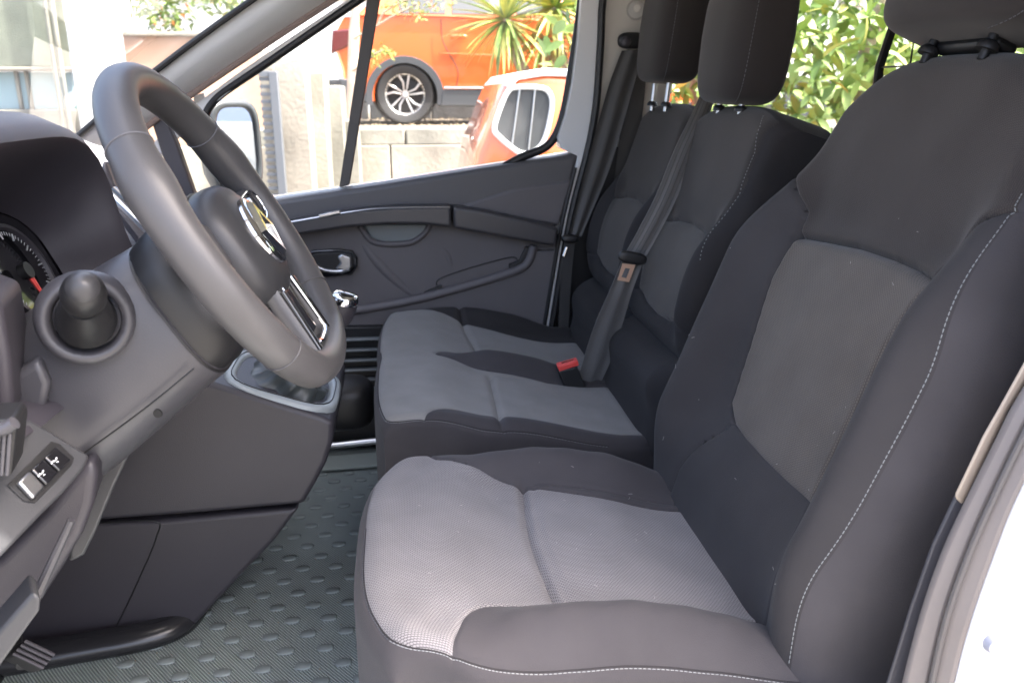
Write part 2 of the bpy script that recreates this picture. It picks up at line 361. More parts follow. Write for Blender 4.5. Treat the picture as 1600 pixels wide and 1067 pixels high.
# headrest
def headrest(parent, c, O, a, n, w=.142, h=.125, d=.058, posts=True, gap=.05, pm='satin'):
    ax = np.array((n, (0, 1, 0), a)); c = np.array(c, float)
    fn = lambda q: (q[0]*(1-.25*(q[2]/h > 0)*abs(q[2]/h)**2)+.008*(q[1]/w)**2*-2, q[1]*(1-.10*max(0, -q[2]/h)), q[2])
    m = MB(); m.quadric(c, ax, (d, w, h), .38, .45, 48, 32, fn); o = m.ob('headrest', 'knit_top', parent, 180)
    # side gusset: the rear two thirds, set apart by a stitched seam
    sp = lambda v, e: math.copysign(abs(v)**e, v)
    for sg in (-1,):
        g = MB(); L1 = []; k = .985
        path = []
        for i in range(41):
            ph = -pi/2*.93+pi*.93*i/40; cp, sph = sp(cos(ph), .38), sp(sin(ph), .38); th = sg*rad(62)
            q = np.array(fn(np.array((d*cp*sp(cos(th), .45), w*cp*sp(sin(th), .45), h*sph))))*1.004; path.append(c+q @ ax)
        st = MB()
        for i in range(0, 40):
            A, B = path[i], path[i+1]; n_ = max(1, int(np.linalg.norm(B-A)/.007))
            for j in range(n_): 
                p, q = A+(B-A)*j/n_, A+(B-A)*(j+.62)/n_; st.tube([p, q], .0007, 4)
        st.ob('headrest_stitching', 'seam' if posts else 'seam', parent, kind='stuff')
    if posts:
        for sg in (-1, 1):
            b = c-a*(h-.01)+np.array((0, sg*.06, 0)); e = b-a*(gap+.03)
            MB().tube([b, e], .006, 12).ob('headrest_post', pm, parent, 60)
            q = b-a*(gap+.006); MB().tube([q, q-a*.004, q-a*.010, q-a*.012], [.009, .013, .014, .014], 16, flat=1).ob('post_collar', 'black', parent, 60)
headrest(seat, OB+np.array((0, YC, 0))+AB*(.742+.115)-NB*(-.005), OB, AB, NB, .19, .115, .068, True, .012, 'black')
m = MB(); m.box(OB+np.array((0, YC, 0))+AB*.736-NB*.016, (.035, .13, .016), Matrix.Rotation(rad(22), 4, 'Y')); m.ob('headrest_guide', 'black', seat, 30, .008, 3)
# a few pale lint specks caught in the cloth
lm_ = MB()
for i in range(46):
    if i < 26: q_ = pc.P([random.uniform(.1, .5)], [random.uniform(.06, .55)], .0006)[0]
    else: q_ = pb.P([random.uniform(.1, .6)], [random.uniform(.05, .6)], .0006)[0]
    d_ = rng.normal(size=3)*random.uniform(.0008, .0024); lm_.tube([q_-d_, q_+d_*.2+(0, 0, .0004), q_+d_], .00028, 4)
lm_.ob('lint', mat('lint', (.42, .40, .37), .9), seat, kind='stuff')
# seat base and plastic side shield
m = MB(); m.box((.2, YC, -.80), (.46, .46, .22)); m.ob('seat_base', 'black', seat, 30, .02, 3)
m = MB(); poly = [(.02, -.84), (.03, -.76), (.20, -.74), (.30, -.72), (.38, -.685), (.44, -.672), (.50, -.70), (.56, -.76), (.55, -.86), (.1, -.88)]
m.prism(poly, .742, .762); m.ob('side_shield', 'shroud', seat, 40, .008, 3)

# ================================================================== double bench seat
bench = thing('bench_seat', 'double passenger bench beyond the driver seat, grey knit cushion and two dark backrests', 'car seat', (.2, 1.94, -1.05))
def warp_d(u, v):
    yo = (v-1.95)/.44; f = 1-sst(u, -.09, .10); u = u+f*(.028*np.abs(yo)**5)+.004*f*np.exp(-((v-1.95)/.05)**2)
    return u, v-(v-1.95)*.03*f
def H_d(u, v):
    z = np.zeros(u.shape)
    for c, wd, h in ((1.545, .030, .014), (2.345, .045, .040)): z += h*np.exp(-((v-c)/wd)**2)*sst(u, .02, .17)*(1-.6*sst(u, .3, .45))
    z += .038*np.exp(-((v-1.932)/.040)**2)*sst(u, .05, .20)*(1-sst(u, .30, .44)*.6)
    z += .012*np.exp(-((u-.08)/.07)**2)
    return -.610-.033*sst(u, .0, .17)-.045*sst(u, .17, .45)+z+.001*np.sin(u*31+v*17)
q = lambda p, z=-.62: zt(p, z)
spear = [(p[0], p[1]) for p in spl([(*p, 0) for p in ((.6, 1.862), (.42, 1.862), (.30, 1.866), (.20, 1.874), (.15, 1.888), (.105, 1.910), (.072, 1.928), (.066, 1.945), (.078, 1.962), (.12, 1.978), (.2, 1.982), (.4, 1.978), (.6, 1.978))], 4)]
b_near = [(p[0], p[1]) for p in spl([(*p, 0) for p in ((.015, 1.48), (.028, 1.528), (.044, 1.552), (.075, 1.568), (.11, 1.573), (.17, 1.572), (.3, 1.562), (.6, 1.548))], 4)]+[(.6, 1.3), (.015, 1.3)]
b_far = [(.03, 2.6), (.045, 2.36), (.09, 2.325), (.165, 2.29), (.28, 2.25), (.40, 2.24), (.6, 2.24), (.6, 2.6)]
cr1 = q([(765, 588), (769, 605), (773, 622), (777, 640), (780, 658), (783, 668)], -.643); cr2 = q([(718, 495), (728, 512), (738, 530), (746, 545)], -.63)
rp1 = cr1+[(.19, 1.5), (.7, 1.5), (.7, 1.9)]; rp2 = cr2[::1]+[(.17, 2.0), (.7, 2.0), (.7, 2.5), (.16, 2.5)]
pd_ = Pad((-.08, .50), (1.515, 2.385), (.035, .03, .025, .03), (.20, .02, .16, .10), warp_d, H_d, frame_c,
          [('middle_bolster', 'cloth', spear), ('near_bolster', 'cloth', b_near), ('far_bolster', 'cloth2', b_far), ('rear_panel', 'knit_bench', rp1), ('far_rear_panel', 'knit_bench', rp2)],
          [(cr1, .008, .009), (cr2, .008, .009)], ('front_panel', 'knit_bench'), ('cushion_side', 'cloth'), (-1, -1, -1, -1), .0042, .011)
pd_.build(bench)
cl_ = pd_.contour(.012, .5); pd_.stitches(cl_[50:], bench, r=.0006, step=.0065)
MB().tube(list(pd_.P(*np.array(pd_.contour(.010, .5)).T)), .0013, 6).ob('piping', 'cloth2', bench)
fe, OE, AE, NE = mkframe((.49, 0, -.66), 17.5)
for k, (y0, y1, nm) in enumerate(((1.505, 1.945, 'near'), (1.950, 2.385, 'far'))):
    yc = (y0+y1)/2
    def warp_e(u, v, yc=yc):
        yo = (v-yc)/.22; s_ = 1-.05*sst(u, .4, .6); f = sst(u, .5, .66)
        return u-f*.035*np.abs(yo)**3, yc+(v-yc)*s_
    def H_e(u, v, yc=yc):
        yo = np.abs(v-yc); b = np.exp(-((yo-.19)/.035)**2)*sst(u, .15, .25)*(1-sst(u, .36, .5))*.032
        return b+.03*np.exp(-((u-.085)/.05)**2)*(1-sst(yo, .16, .21))+.012*np.exp(-((u-.32)/.08)**2)-.008*np.exp(-((u-.42)/.03)**2)*(1-sst(yo, .12, .17))
    lp = [(.390, yc+.150), (.405, yc+.08), (.41, yc), (.405, yc-.08), (.385, yc-.155), (.28, yc-.16), (.222, yc-.15), (.205, yc-.08), (.20, yc), (.205, yc+.08), (.222, yc+.145), (.28, yc+.15)]
    lb = [(.222, yc-.15), (.205, yc-.08), (.20, yc), (.205, yc+.08), (.222, yc+.145), (.20, yc+.3), (.15, yc+.3), (.15, yc-.3), (.20, yc-.3)]
    roll_ = [(.15, yc-.3), (.15, yc+.3), (-.1, yc+.3), (-.1, yc-.3)]
    up = [(.390, yc+.150), (.405, yc+.08), (.41, yc), (.405, yc-.08), (.385, yc-.155), (.45, yc-.175), (.52, yc-.195), (.9, yc-.195), (.9, yc+.25), (.52, yc+.22), (.45, yc+.18)]
    pe = Pad((-.06, .678), (y0, y1), (.02, .045, .04, .04), (0, .10, .10, .08), warp_e, H_e, fe,
             [('lower_panel', 'knit_mid', lp), ('lumbar_panel', 'cloth2', lb), ('lumbar_roll', 'cloth2', roll_), ('upper_panel', 'knit_top', up), ('outer_bolster', 'cloth2', [(-.1, yc), (.9, yc), (.9, yc+.4), (-.1, yc+.4)])],
             [([(.15, yc-.3), (.15, yc+.3)], .018, .016)], ('side_bolster', 'cloth2'), ('backrest_side', 'cloth2'), (-1, .02, .04, .04), .0055)
    pe.build(bench)
    if k == 0:
        path = [pe.inv(u, v) for u, v in ((.36, 1.52), (.42, 1.535), (.50, 1.535), (.58, 1.537), (.63, 1.548), (.655, 1.58))]
        pe.stitches(path, bench, 'thread', name='backrest_stitching', r=.0007, step=.008)
    hb_ = OE+np.array(((-.005, -.035)[k], (1.745, 2.185)[k], 0))+AE*(.672, .722)[k]-NE*.010
    ta = rad(5); A5, N5 = np.array((sin(ta), 0, cos(ta))), np.array((-cos(ta), 0, sin(ta)))
    headrest(bench, hb_+A5*.135, OE, A5, N5, .138, .135, .060, True, (.006, .05)[k])
m = MB(); m.box((.22, 1.95, -.88), (.44, .80, .32)); m.ob('seat_base', 'black', bench, 30, .02, 3)

# ================================================================== steering wheel
WC = np.array((-.198, 1.02, -.157)); TH = rad(31); WN = np.array((cos(TH), 0, sin(TH))); WU = np.array((-sin(TH), 0, cos(TH))); WY = np.array((0, 1., 0))
def wp(y, u, n=0): return WC+WY*y+WU*u+WN*n
wheel = thing('steering_wheel', 'grey leather steering wheel with chrome badge and gloss black spoke inserts', 'steering wheel', WC)
RR = .198
def rim_pt(t): 
    y, u = RR*sin(t), RR*cos(t)
    if u < -.172: u = -.172-(-.172-u)*.6
    return wp(y, u, .0)
N = 120
m = MB(); loops = []
for i in range(N+1):
    t = 2*pi*i/N; c = rim_pt(t); rd = (c-WC)/np.linalg.norm(c-WC)
    f = .0205+.003*(math.exp(-((abs(((t+pi) % (2*pi))-pi)-1.15)/.16)**2))
    loops.append([c+f*(cos(a)*rd*1.0+sin(a)*WN*1.12) for a in np.linspace(0, 2*pi, 24, endpoint=False)])
m.loft(loops, True, False); rim = m.ob('rim', 'rim', wheel, 180)
for t in (-.90, .90, -2.25, 2.25):          # stitched joints in the leather
    c = rim_pt(t); rd = (c-WC)/np.linalg.norm(c-WC); f = .0209
    ps = [c+f*(cos(a)*rd+sin(a)*WN*1.12) for a in np.linspace(0, 2*pi, 32, endpoint=False)]
    MB().tube(ps, .0011, 6, close=True).ob('rim_seam', 'seam' if abs(t) < 1.5 else 'rim', wheel, 180)
# hub: airbag cover, skirt behind it
def hub_loop(k, n, sy=1, su=1):
    L = []
    for a in np.linspace(0, 2*pi, 48, endpoint=False):
        c, s_ = cos(a), sin(a); r = (abs(c/.088)**2.6+abs(s_/.080)**2.6)**(-1/2.6)
        L.append(wp(r*c*k*sy*.93, r*s_*k*su*.98-.018, n))
    return L
m = MB(); m.loft([hub_loop(k, n) for k, n in ((.94, -.030), (1.0, -.016), (1.0, -.006), (.96, .006), (.86, .014), (.66, .021), (.40, .026), (.1, .028))]); m.ob('airbag_cover', 'hub', wheel, 180)
m = MB(); m.loft([hub_loop(k, n) for k, n in ((.50, -.085), (.72, -.078), (.92, -.060), (1.02, -.036), (1.03, -.028))]); m.ob('rear_cover', 'black', wheel, 180)
MB().tube(hub_loop(1.012, -.020)[::3], .0022, 6, close=True).ob('cover_gap', 'black', wheel)
# chrome diamond badge in a round boss
def dia(k, n): return [wp(.029*k*a, .039*k*b-.016, n) for a, b in ((1, 0), (.5, .5), (0, 1), (-.5, .5), (-1, 0), (-.5, -.5), (0, -1), (.5, -.5))]
m = MB(); m.tube([wp(0, -.016, .016), wp(0, -.016, .027), wp(0, -.016, .029)], [.046, .044, .041], 32); m.ob('badge_boss', 'chrome', wheel, 40)
m = MB(); A, B_, C2, D = dia(1, .0285), dia(.86, .035), dia(.55, .035), dia(.46, .0285); m.loft([A, B_, C2, D, A], True, False); m.ob('badge', 'chrome', wheel, 20)
# spokes
def spoke(p0, p1, w0, w1, th, name='spoke', mt='rim', n0=.0, n1=.0):
    (y0, u0), (y1, u1) = p0, p1; d = np.array((y1-y0, u1-u0)); d /= np.linalg.norm(d); q = np.array((-d[1], d[0]))
    sec = lambda y, u, w_, n: [wp(y+q[0]*w_*a, u+q[1]*w_*a, n+th*b) for a, b in ((-1, -.6), (-.8, -1), (.8, -1), (1, -.6), (1, .4), (.75, 1), (-.75, 1), (-1, .4))]
    m = MB(); m.loft([sec(y0+(y1-y0)*k, u0+(u1-u0)*k, w0+(w1-w0)*k, n0+(n1-n0)*k) for k in (0, .25, .5, .75, 1)]); return m.ob(name, mt, wheel, 50)
for sg in (-1, 1):
    sp_ = spoke((sg*.07, .0), (sg*.186, .012), .030, .026, .010, n0=-.016, n1=-.006)
    if sg < 0: continue
    spoke((sg*.078, .002), (sg*.160, .012), .021, .016, .004, 'spoke_insert', 'gloss', -.004, .002)
    a = spl([wp(sg*.078, .025, .002), wp(sg*.165, .030, .007), wp(sg*.168, -.006, .007), wp(sg*.078, -.021, .002)], 6)
    MB().tube(a, .0016, 6).ob('spoke_trim', 'chrome', wheel)
    for j in range(3 if sg > 0 else 0): 
        m = MB(); m.slab([wp(sg*(.092+.02*j), -.006, .002), wp(sg*(.107+.02*j), -.006, .002), wp(sg*(.107+.02*j), .016, .002), wp(sg*(.092+.02*j), .016, .002)], WN*.004); m.ob('button', 'dash2', wheel, 30, .0015, 2)
for sg in (-1, 1):
    spoke((sg*.040, -.075), (sg*.052, -.176), .013, .013, .009)
    spoke((sg*.042, -.085), (sg*.052, -.165), .0065, .0065, .003, 'spoke_insert', 'gloss', .012, .010)
spoke((0.0, -.078), (0, -.150), .034, .034, .003, 'lower_spoke_plate', 'gloss', .006, .004)
for sg in (-1, 1): MB().tube([wp(sg*.034, -.08, .012), wp(sg*.040, -.160, .010)], .002, 8).ob('spoke_trim', 'chrome', wheel)
MB().tube([wp(-.036, -.160, .010), wp(-.02, -.163, .010), wp(.02, -.163, .010), wp(.036, -.160, .010)], .0035, 8).ob('spoke_trim', 'chrome', wheel)

# ================================================================== steering column with stalk
col = thing('steering_column', 'grey plastic steering column cowl behind the wheel with a round stalk hole', 'steering column', WC-WN*.25)
def col_loop(s_, hy, hu, du=0, e=3.0):
    L = []
    for a in np.linspace(0, 2*pi, 56, endpoint=False):
        c, q_ = cos(a), sin(a); r = (abs(c)**e+abs(q_)**e)**(-1/e); L.append(wp(r*c*hy, r*q_*hu+du, -s_))
    return L

m = MB(); m.loft([col_loop(.050, .068, .075, -.020), col_loop(.060, .080, .086, -.026), col_loop(.085, .088, .090, -.036), col_loop(.104, .088, .088, -.040)]); m.ob('collar', 'black', col, 60)
m = MB(); m.loft([col_loop(.100, .090, .086, -.042), col_loop(.105, .095, .090, -.042), col_loop(.15, .102, .094, -.044), col_loop(.20, .106, .098, -.048), col_loop(.25, .104, .102, -.052), col_loop(.31, .100, .105, -.056), col_loop(.42, .09, .10, -.06)]); m.ob('cowl', 'shroud', col, 60)
MB().tube(spl([wp(.091*cos(a)*(abs(cos(a))**3+abs(sin(a))**3)**(-1/3), .087*sin(a)*(abs(cos(a))**3+abs(sin(a))**3)**(-1/3)-.042, -.103) for a in np.linspace(0, 2*pi, 40, endpoint=False)], 2, True), .0025, 6, close=True).ob('cowl_gap', 'black', col)
sc = PY(135, 500, .905); sdn = np.array((.30, -.93, .10)); sdn /= np.linalg.norm(sdn)
k1 = PY(130, 455, .84)
def ringpts(c, n, r, k=28, sq=1.0):
    n = np.array(n)/np.linalg.norm(n); a = np.cross(n, (0, 0, 1.)); a /= np.linalg.norm(a); b = np.cross(a, n)
    return [c+r*(cos(2*pi*i/k)*a+sin(2*pi*i/k)*b*sq) for i in range(k)]
for s_, yy in ((.17, -.1045), (.27, -.103)):
    q_ = wp(yy, -.118, -s_); MB().tube([q_, q_+np.array((-.0005, -.002, 0))], [.0055, .005], 16).ob('screw', 'black', col, 40)
MB().tube(spl([wp(-.0985, -.098, -.108), wp(-.1045, -.105, -.17), wp(-.1065, -.11, -.24), wp(-.10, -.115, -.32)], 6), .0012, 6).ob('cowl_joint', 'black', col)
m = MB(); m.loft([ringpts(sc-sdn*.02, sdn, .052), ringpts(sc+sdn*.004, sdn, .047), ringpts(sc+sdn*.008, sdn, .041), ringpts(sc+sdn*.004, sdn, .035), ringpts(sc-sdn*.012, sdn, .033)], True, False); m.ob('stalk_ring', 'shroud', col, 180)
stalk = MB().tube([sc-sdn*.02, sc+sdn*.012, sc+(k1-sc)*.35, sc+(k1-sc)*.62], [.031, .029, .025, .019], 28).ob('stalk_boot', 'black', col, 60)
ax = (k1-sc)/np.linalg.norm(k1-sc)
MB().tube([k1-ax*.026, k1-ax*.020, k1-ax*.006, k1+ax*.006, k1+ax*.014, k1+ax*.018], [.016, .021, .0215, .019, .012, .003], 28).ob('stalk_knob', 'black', stalk, 60)
MB().tube([k1-ax*.002, k1+ax*.012, k1+ax*.021, k1+ax*.0235], [.0165, .0155, .008, .001], 24).ob('stalk_end_cap', 'hub', stalk, 60)

# ================================================================== dashboard
dash = thing('dashboard', 'dark plastic dashboard with hooded instrument dial and lower switch panel on the left', 'dashboard', (-.7, 1.3, -.6))
m = MB(); prof = [(-1.12, -.26), (-.85, -.235), (-.62, -.25), (-.52, -.285), (-.475, -.35), (-.48, -.42), (-.54, -.52), (-.60, -.60), (-.70, -.72), (-.78, -1.02), (-1.12, -1.02)]
m.prism(prof, .80, 2.36); fixn(m.ob('dash_body', 'dash', dash, 40, .02, 4))
def hood_loop(yc, hy, z0, z1, x0, x1, e=4, n=48, shift=0):
    L = []
    for a in np.linspace(0, 2*pi, n, endpoint=False):
        c, q_ = cos(a), sin(a); r = (abs(c)**e+abs(q_)**e)**(-1/e); zz = (z0+z1)/2+r*q_*(z0-z1)/2
        L.append((x0+(x1-x0)*(z0-zz)/(z0-z1), yc+r*c*hy*(1+.10*max(0, (z0+z1)/2-zz)/(.1)), zz))
    return L
m = MB(); m.loft([hood_loop(1.03, .20, -.135, -.31, -.53, -.46, 2.6), hood_loop(1.03, .215, -.115, -.315, -.50, -.44, 3), hood_loop(1.03, .235, -.075, -.325, -.46, -.40, 4), hood_loop(1.03, .245, -.058, -.33, -.437, -.385, 5), hood_loop(1.03, .252, -.052, -.335, -.435, -.382, 5)], True, False); m.ob('cowl_lining', 'dash2', dash, 180)
m = MB(); m.loft([hood_loop(1.03, .252, -.052, -.335, -.4352, -.382, 5), hood_loop(1.03, .272, -.036, -.34, -.446, -.395, 4), hood_loop(1.03, .290, -.020, -.345, -.475, -.42, 3.4), hood_loop(1.03, .298, -.016, -.35, -.53, -.47, 3.2), hood_loop(1.03, .30, -.022, -.36, -.63, -.56, 3), hood_loop(1.03, .29, -.055, -.37, -.76, -.66, 2.8), hood_loop(1.03, .25, -.20, -.38, -.92, -.75, 2.6)], True, False); m.ob('instrument_hood', 'dash', dash, 180)
# gauge
gn = np.array((.92, 0, .39)); gc = np.array((-.492, 1.03, -.222))
m = MB(); m.loft([hood_loop(1.03, .205, -.135, -.31, -.531, -.463, 2.6), hood_loop(1.03, .19, -.14, -.30, -.535, -.467, 2.4)], True, True); gface = m.ob('instrument_face', 'gloss', dash, 30)
for yy, rr in ((1.115, .066), (.945, .066)):
    c_ = gc+np.array((0, yy-1.03, 0))+gn*.002; g = MB(); g.loft([ringpts(c_, gn, rr, 40), ringpts(c_+gn*.008, gn, rr, 40), ringpts(c_+gn*.008, gn, rr-.005, 40), ringpts(c_+gn*.003, gn, rr-.007, 40)], True, False); dial = g.ob('dial', 'satin' if 0 else 'dash', dash, 30)
    gg = MB(); R1, R2 = ringpts(c_+gn*.0045, gn, rr-.010, 60), ringpts(c_+gn*.0045, gn, rr-.020, 60)
    for i in range(0, 60):
        if 37 < i < 53: continue
        A, B = R1[i], R2[i]; gg.tube([A, B if i % 5 == 0 else A+(B-A)*.5], .0012 if i % 5 == 0 else .0006, 4)
    gg.ob('tick_mark', mat('dial_print', (.38, .39, .40), .6), dial, kind='stuff')
    A = ringpts(c_+gn*.008, gn, rr-.016, 60)[44 if yy > 1 else 48]; MB().tube([c_+gn*.008, A], [.004, .0014], 6).ob('needle', 'red', dial)
    MB().tube([c_+gn*.002, c_+gn*.012], .011, 20).ob('needle_hub', 'black', dial, 30)
# silver trim and centre vents beyond the hood
for i, (a, b) in enumerate((((168, 300), (232, 362)), ((178, 296), (240, 352)))):
    MB().tube([PY(*a, 1.40+.04*i), PY(*b, 1.36+.04*i)], .006, 10).ob('vent_trim', 'satin' if i == 0 else 'gloss', dash, 60)
m = MB(); m.slab([PY(160, 245, 1.5), PY(182, 300, 1.5), PY(250, 375, 1.45), PY(300, 420, 1.45), PY(240, 420, 1.45), PY(150, 300, 1.5)], (-.03, .3, -.03)); m.ob('centre_stack', 'dash2', dash, 40, .012, 3)
# lower left switch panel
pn = np.array((.78, -.34, .53)); pn /= np.linalg.norm(pn); po = PY(80, 740, .82)
def onp(pts, off=0): return [PN(a, b, pn, po+pn*off) for a, b in pts]
m = MB(); m.slab(onp([(-120, 640), (0, 652), (29, 662), (46, 653), (95, 682), (142, 711), (132, 733), (100, 770), (67, 802), (0, 872), (-120, 960)]), -pn*.05); m.ob('switch_panel', 'panel_grey', dash, 30, .004, 3)
m = MB(); m.slab(onp([(11, 758), (80, 690), (93, 694), (115, 716), (110, 728), (54, 786), (36, 783)], .0008), pn*.0012); sw = m.ob('switch_recess', 'black', dash, 30, .001)
for i in range(3):
    A = [np.array(p) for p in ((84, 700), (22, 757))]; B = [np.array(p) for p in ((108, 720), (46, 783))]
    t0, t1 = i/3+.015, (i+1)/3-.015
    q4 = [A[0]+(A[1]-A[0])*t0, A[0]+(A[1]-A[0])*t1, B[0]+(B[1]-B[0])*t1, B[0]+(B[1]-B[0])*t0]
    m = MB(); lo = onp(q4, .002); hi = onp(q4, .006); mid = [(hi[0]+hi[3])/2, (hi[1]+hi[2])/2]
    m.slab(onp(q4, .002), pn*.006); bt_ = m.ob('switch', 'gloss' if i < 2 else 'satin', dash, 30, .002, 3)  # third switch in bright metal stands in for a whitish highlight
    if i < 2:
        cc = sum(q4)/4; g = MB()
        for dx, dy, w_, h_ in ((-2, 1, 5, 2), (2, -3, 2.2, 4), (4, 2, 3, 1.6), (-5, 4, 2, 2)): 
            g.slab(onp([(cc[0]+dx-w_/2, cc[1]+dy-h_/2), (cc[0]+dx+w_/2, cc[1]+dy-h_/2-1), (cc[0]+dx+w_/2, cc[1]+dy+h_/2-1), (cc[0]+dx-w_/2, cc[1]+dy+h_/2)], .0083), pn*.0003)
        g.ob('switch_symbol', mat('symbol_print', (.75, .78, .8), .5), bt_, 0, kind='stuff')
# ribbed side vent at the far left
m = MB(); m.slab([PY(a, b, .74) for a, b in ((-80, 660), (22, 656), (26, 672), (18, 745), (-80, 752))], (-.01, .05, 0)); vb = m.ob('side_vent', 'black', dash, 30, .004, 3)
for k in range(5):
    x = -18+k*8.5; MB().tube([PY(x, 676, .738), PY(x-5, 742, .738)], .0018, 6).ob('vent_slat', 'shroud', vb)
MB().tube(spl([PY(-60, 682, .737), PY(0, 672, .737), PY(23, 660, .737)], 5), .006, 10).ob('vent_trim', 'shroud', vb)
m = MB(); m.slab([PY(a, b, .86) for a, b in ((-80, 440), (0, 470), (14, 560), (20, 640), (8, 660), (-80, 660))], (-.02, .10, 0)); m.ob('end_panel', 'dash2', dash, 40, .01, 3)
m = MB(); m.slab([PY(a, b, .90) for a, b in ((0, 600), (60, 560), (78, 600), (70, 640), (46, 655), (0, 690), (-60, 690), (-60, 620))], (-.03, .12, 0)); m.ob('cowl_flank', 'shroud', dash, 40, .008, 3)
m = MB(); m.slab([PY(a, b, .90) for a, b in ((120, 735), (144, 716), (152, 745), (146, 790), (128, 838), (96, 890), (58, 945), (0, 1010), (-120, 1120), (-120, 950), (0, 870), (70, 800))], (-.03, .16, 0)); m.ob('end_trim', 'dash', dash, 40, .012, 4)
m = MB(); m.slab([PY(a, b, 1.04) for a, b in ((135, 705), (215, 645), (222, 655), (208, 700), (180, 760), (150, 832), (132, 868), (108, 880), (110, 760))], (-.05, .14, 0)); m.ob('knee_panel', 'panel_grey', dash, 40, .006, 3)
m = MB(); m.slab([PY(a, b, 1.25) for a, b in ((118, 860), (240, 640), (150, 600), (-200, 700), (-200, 1000), (20, 1010))], (-.25, .2, 0)); m.ob('footwell_panel', 'dash2', dash, 40, .006, 3)
MB().tube([PY(112, 812, .86), PY(58, 930, .86)], [.004, .006], 8).ob('trim_edge', 'shroud', dash)
m = MB(); m.slab([PY(a, b, .80) for a, b in ((-80, 1070), (0, 985), (52, 925), (64, 935), (62, 955), (0, 1042), (-60, 1130))], (-.02, .04, 0)); m.ob('lower_rail', 'panel_grey', dash, 40, .004, 3)

# pedals
ped = thing('foot_pedal', 'ribbed dark foot pedal low in the driver footwell', 'pedal', PY(50, 1020, 1.1))
A = [PY(a, b, 1.10) for a, b in ((42, 998), (88, 1020), (66, 1047), (18, 1024))]
m = MB(); m.slab(A, (-.02, .01, -.012)); m.ob('pedal_pad', 'rubber', ped, 30, .003, 2)
for k in range(4):
    t = (k+.5)/4; MB().tube([A[0]+(A[3]-A[0])*t+np.array((.001, -.002, .002)), A[1]+(A[2]-A[1])*t+np.array((.001, -.002, .002))], .0028, 8).ob('grip_rib', 'dash', ped)
MB().tube([A[2]*.5+A[3]*.5+np.array((-.012, .01, -.01)), PY(0, 900, 1.3), PY(-40, 780, 1.4)], .009, 8).ob('pedal_arm', 'black', ped)

# ================================================================== centre console
con = thing('centre_console', 'dark plastic centre console between the seats front, with pale gear gaiter surround', 'console', (-.5, 1.7, -1.05))
up_o = [(300, 596), (330, 598), (420, 626), (505, 652), (521, 660), (520, 690), (510, 722), (495, 752), (476, 784), (470, 788), (300, 803), (140, 815), (60, 800), (120, 720), (215, 645), (260, 610)]
m = MB(); m.prism(xz(up_o, 1.49), 1.49, 1.86); fixn(m.ob('upper_side_panel', 'dash', con, 40, .010, 4))
lo_o = [(60, 818), (240, 812), (468, 792), (430, 842), (370, 905), (308, 972), (280, 1000), (60, 1035), (-200, 1060), (-200, 818)]
lx = xz(lo_o, 1.51); lx = [(a, max(b, -1.045)) for a, b in lx]
m = MB(); m.prism(lx, 1.505, 1.84); fixn(m.ob('lower_side_panel', 'dash', con, 40, .010, 4))
MB().tube(spl([PY(a, b, 1.5045) for a, b in ((146, 818), (242, 814), (244, 840), (226, 885), (196, 950), (166, 1008))], 6), .0016, 6).ob('access_panel_gap', 'black', con)
# gear plate
g0, g1 = PY(338, 600, 1.50), PY(524, 652, 1.50); gd = (g1-g0)/np.linalg.norm(g1-g0); gw = np.array((0, 1., 0)); gu = np.cross(gd, gw); gu = gu if gu[2] > 0 else -gu
LG = np.linalg.norm(g1-g0)
def plate(k, h, mx=0.0, n=40, e=4.0):
    L = []
    for a in np.linspace(0, 2*pi, n, endpoint=False):
        c, q_ = cos(a), sin(a); r = (abs(c)**e+abs(q_)**e)**(-1/e)
        L.append(g0+gd*(LG*.5+r*c*(LG*.5-mx))+gw*(.115+r*q_*(.118-mx))+gu*h)
    return L
m = MB(); m.loft([plate(1, -.03), plate(1, .004), plate(1, .008, .004), plate(1, .009, .016), plate(1, .004, .022), plate(1, -.020, .026)], True, False); m.ob('gear_surround', mat('pale_trim', (.30, .33, .34), .35), con, 180)
MB().tube(plate(1, .0095, .012), .0012, 6, close=True).ob('surround_line', 'black', con)
apex = g0+gd*(LG*.62)+gw*.10+gu*.075
m = MB(); loops = []
for i in range(15):
    t = i/14; base = plate(1, -.012, .024, 96, 3.4); L = []
    for j, p in enumerate(base):
        a = 2*pi*j/96; k = (1-t)**.8*.90+.10
        f = 1+.10*sin(a*5+t*6)*sin(pi*t)+.07*sin(a*9-t*9)*sin(pi*t)+.05*sin(a*3+t*11)*sin(pi*t)
        ctr = g0+gd*(LG*(.5+.12*t))+gw*(.115-.015*t); c0 = g0+gd*LG*.5+gw*.115+gu*-.012
        L.append(ctr+(p-c0)*k*f+gu*(-.012+.085*t**1.4+.010*sin(t*9+a*2)*sin(pi*t)))
    loops.append(L)
m.loft(loops, True, False); m.ob('gear_gaiter', mat('gaiter_leather', (.045, .052, .052), .38, bump=(600, .3, .0004)), con, 180)
knob_c = PY(537, 478, 1.62)
gl = thing('gear_lever', 'gear lever with chrome topped round knob just right of the wheel rim', 'gear lever', apex)
MB().tube(spl([apex-gu*.02, apex+(knob_c-apex)*.5+np.array((-.01, 0, 0)), knob_c-np.array((0, 0, .03))], 6), .009, 12).ob('lever_rod', 'black', gl)
kx = np.array((.25, -.1, .96)); kx /= np.linalg.norm(kx)
MB().tube([knob_c-kx*.045, knob_c-kx*.03, knob_c-kx*.005, knob_c+kx*.008], [.012, .021, .026, .0262], 28).ob('knob_body', 'dash2', gl, 60)
MB().tube([knob_c+kx*.008, knob_c+kx*.020, knob_c+kx*.026], [.0268, .0265, .022], 28).ob('knob_ring', 'chrome', gl, 60)
MB().tube([knob_c+kx*.024, knob_c+kx*.028], [.019, .016], 28).ob('knob_cap', 'gloss', gl, 60)
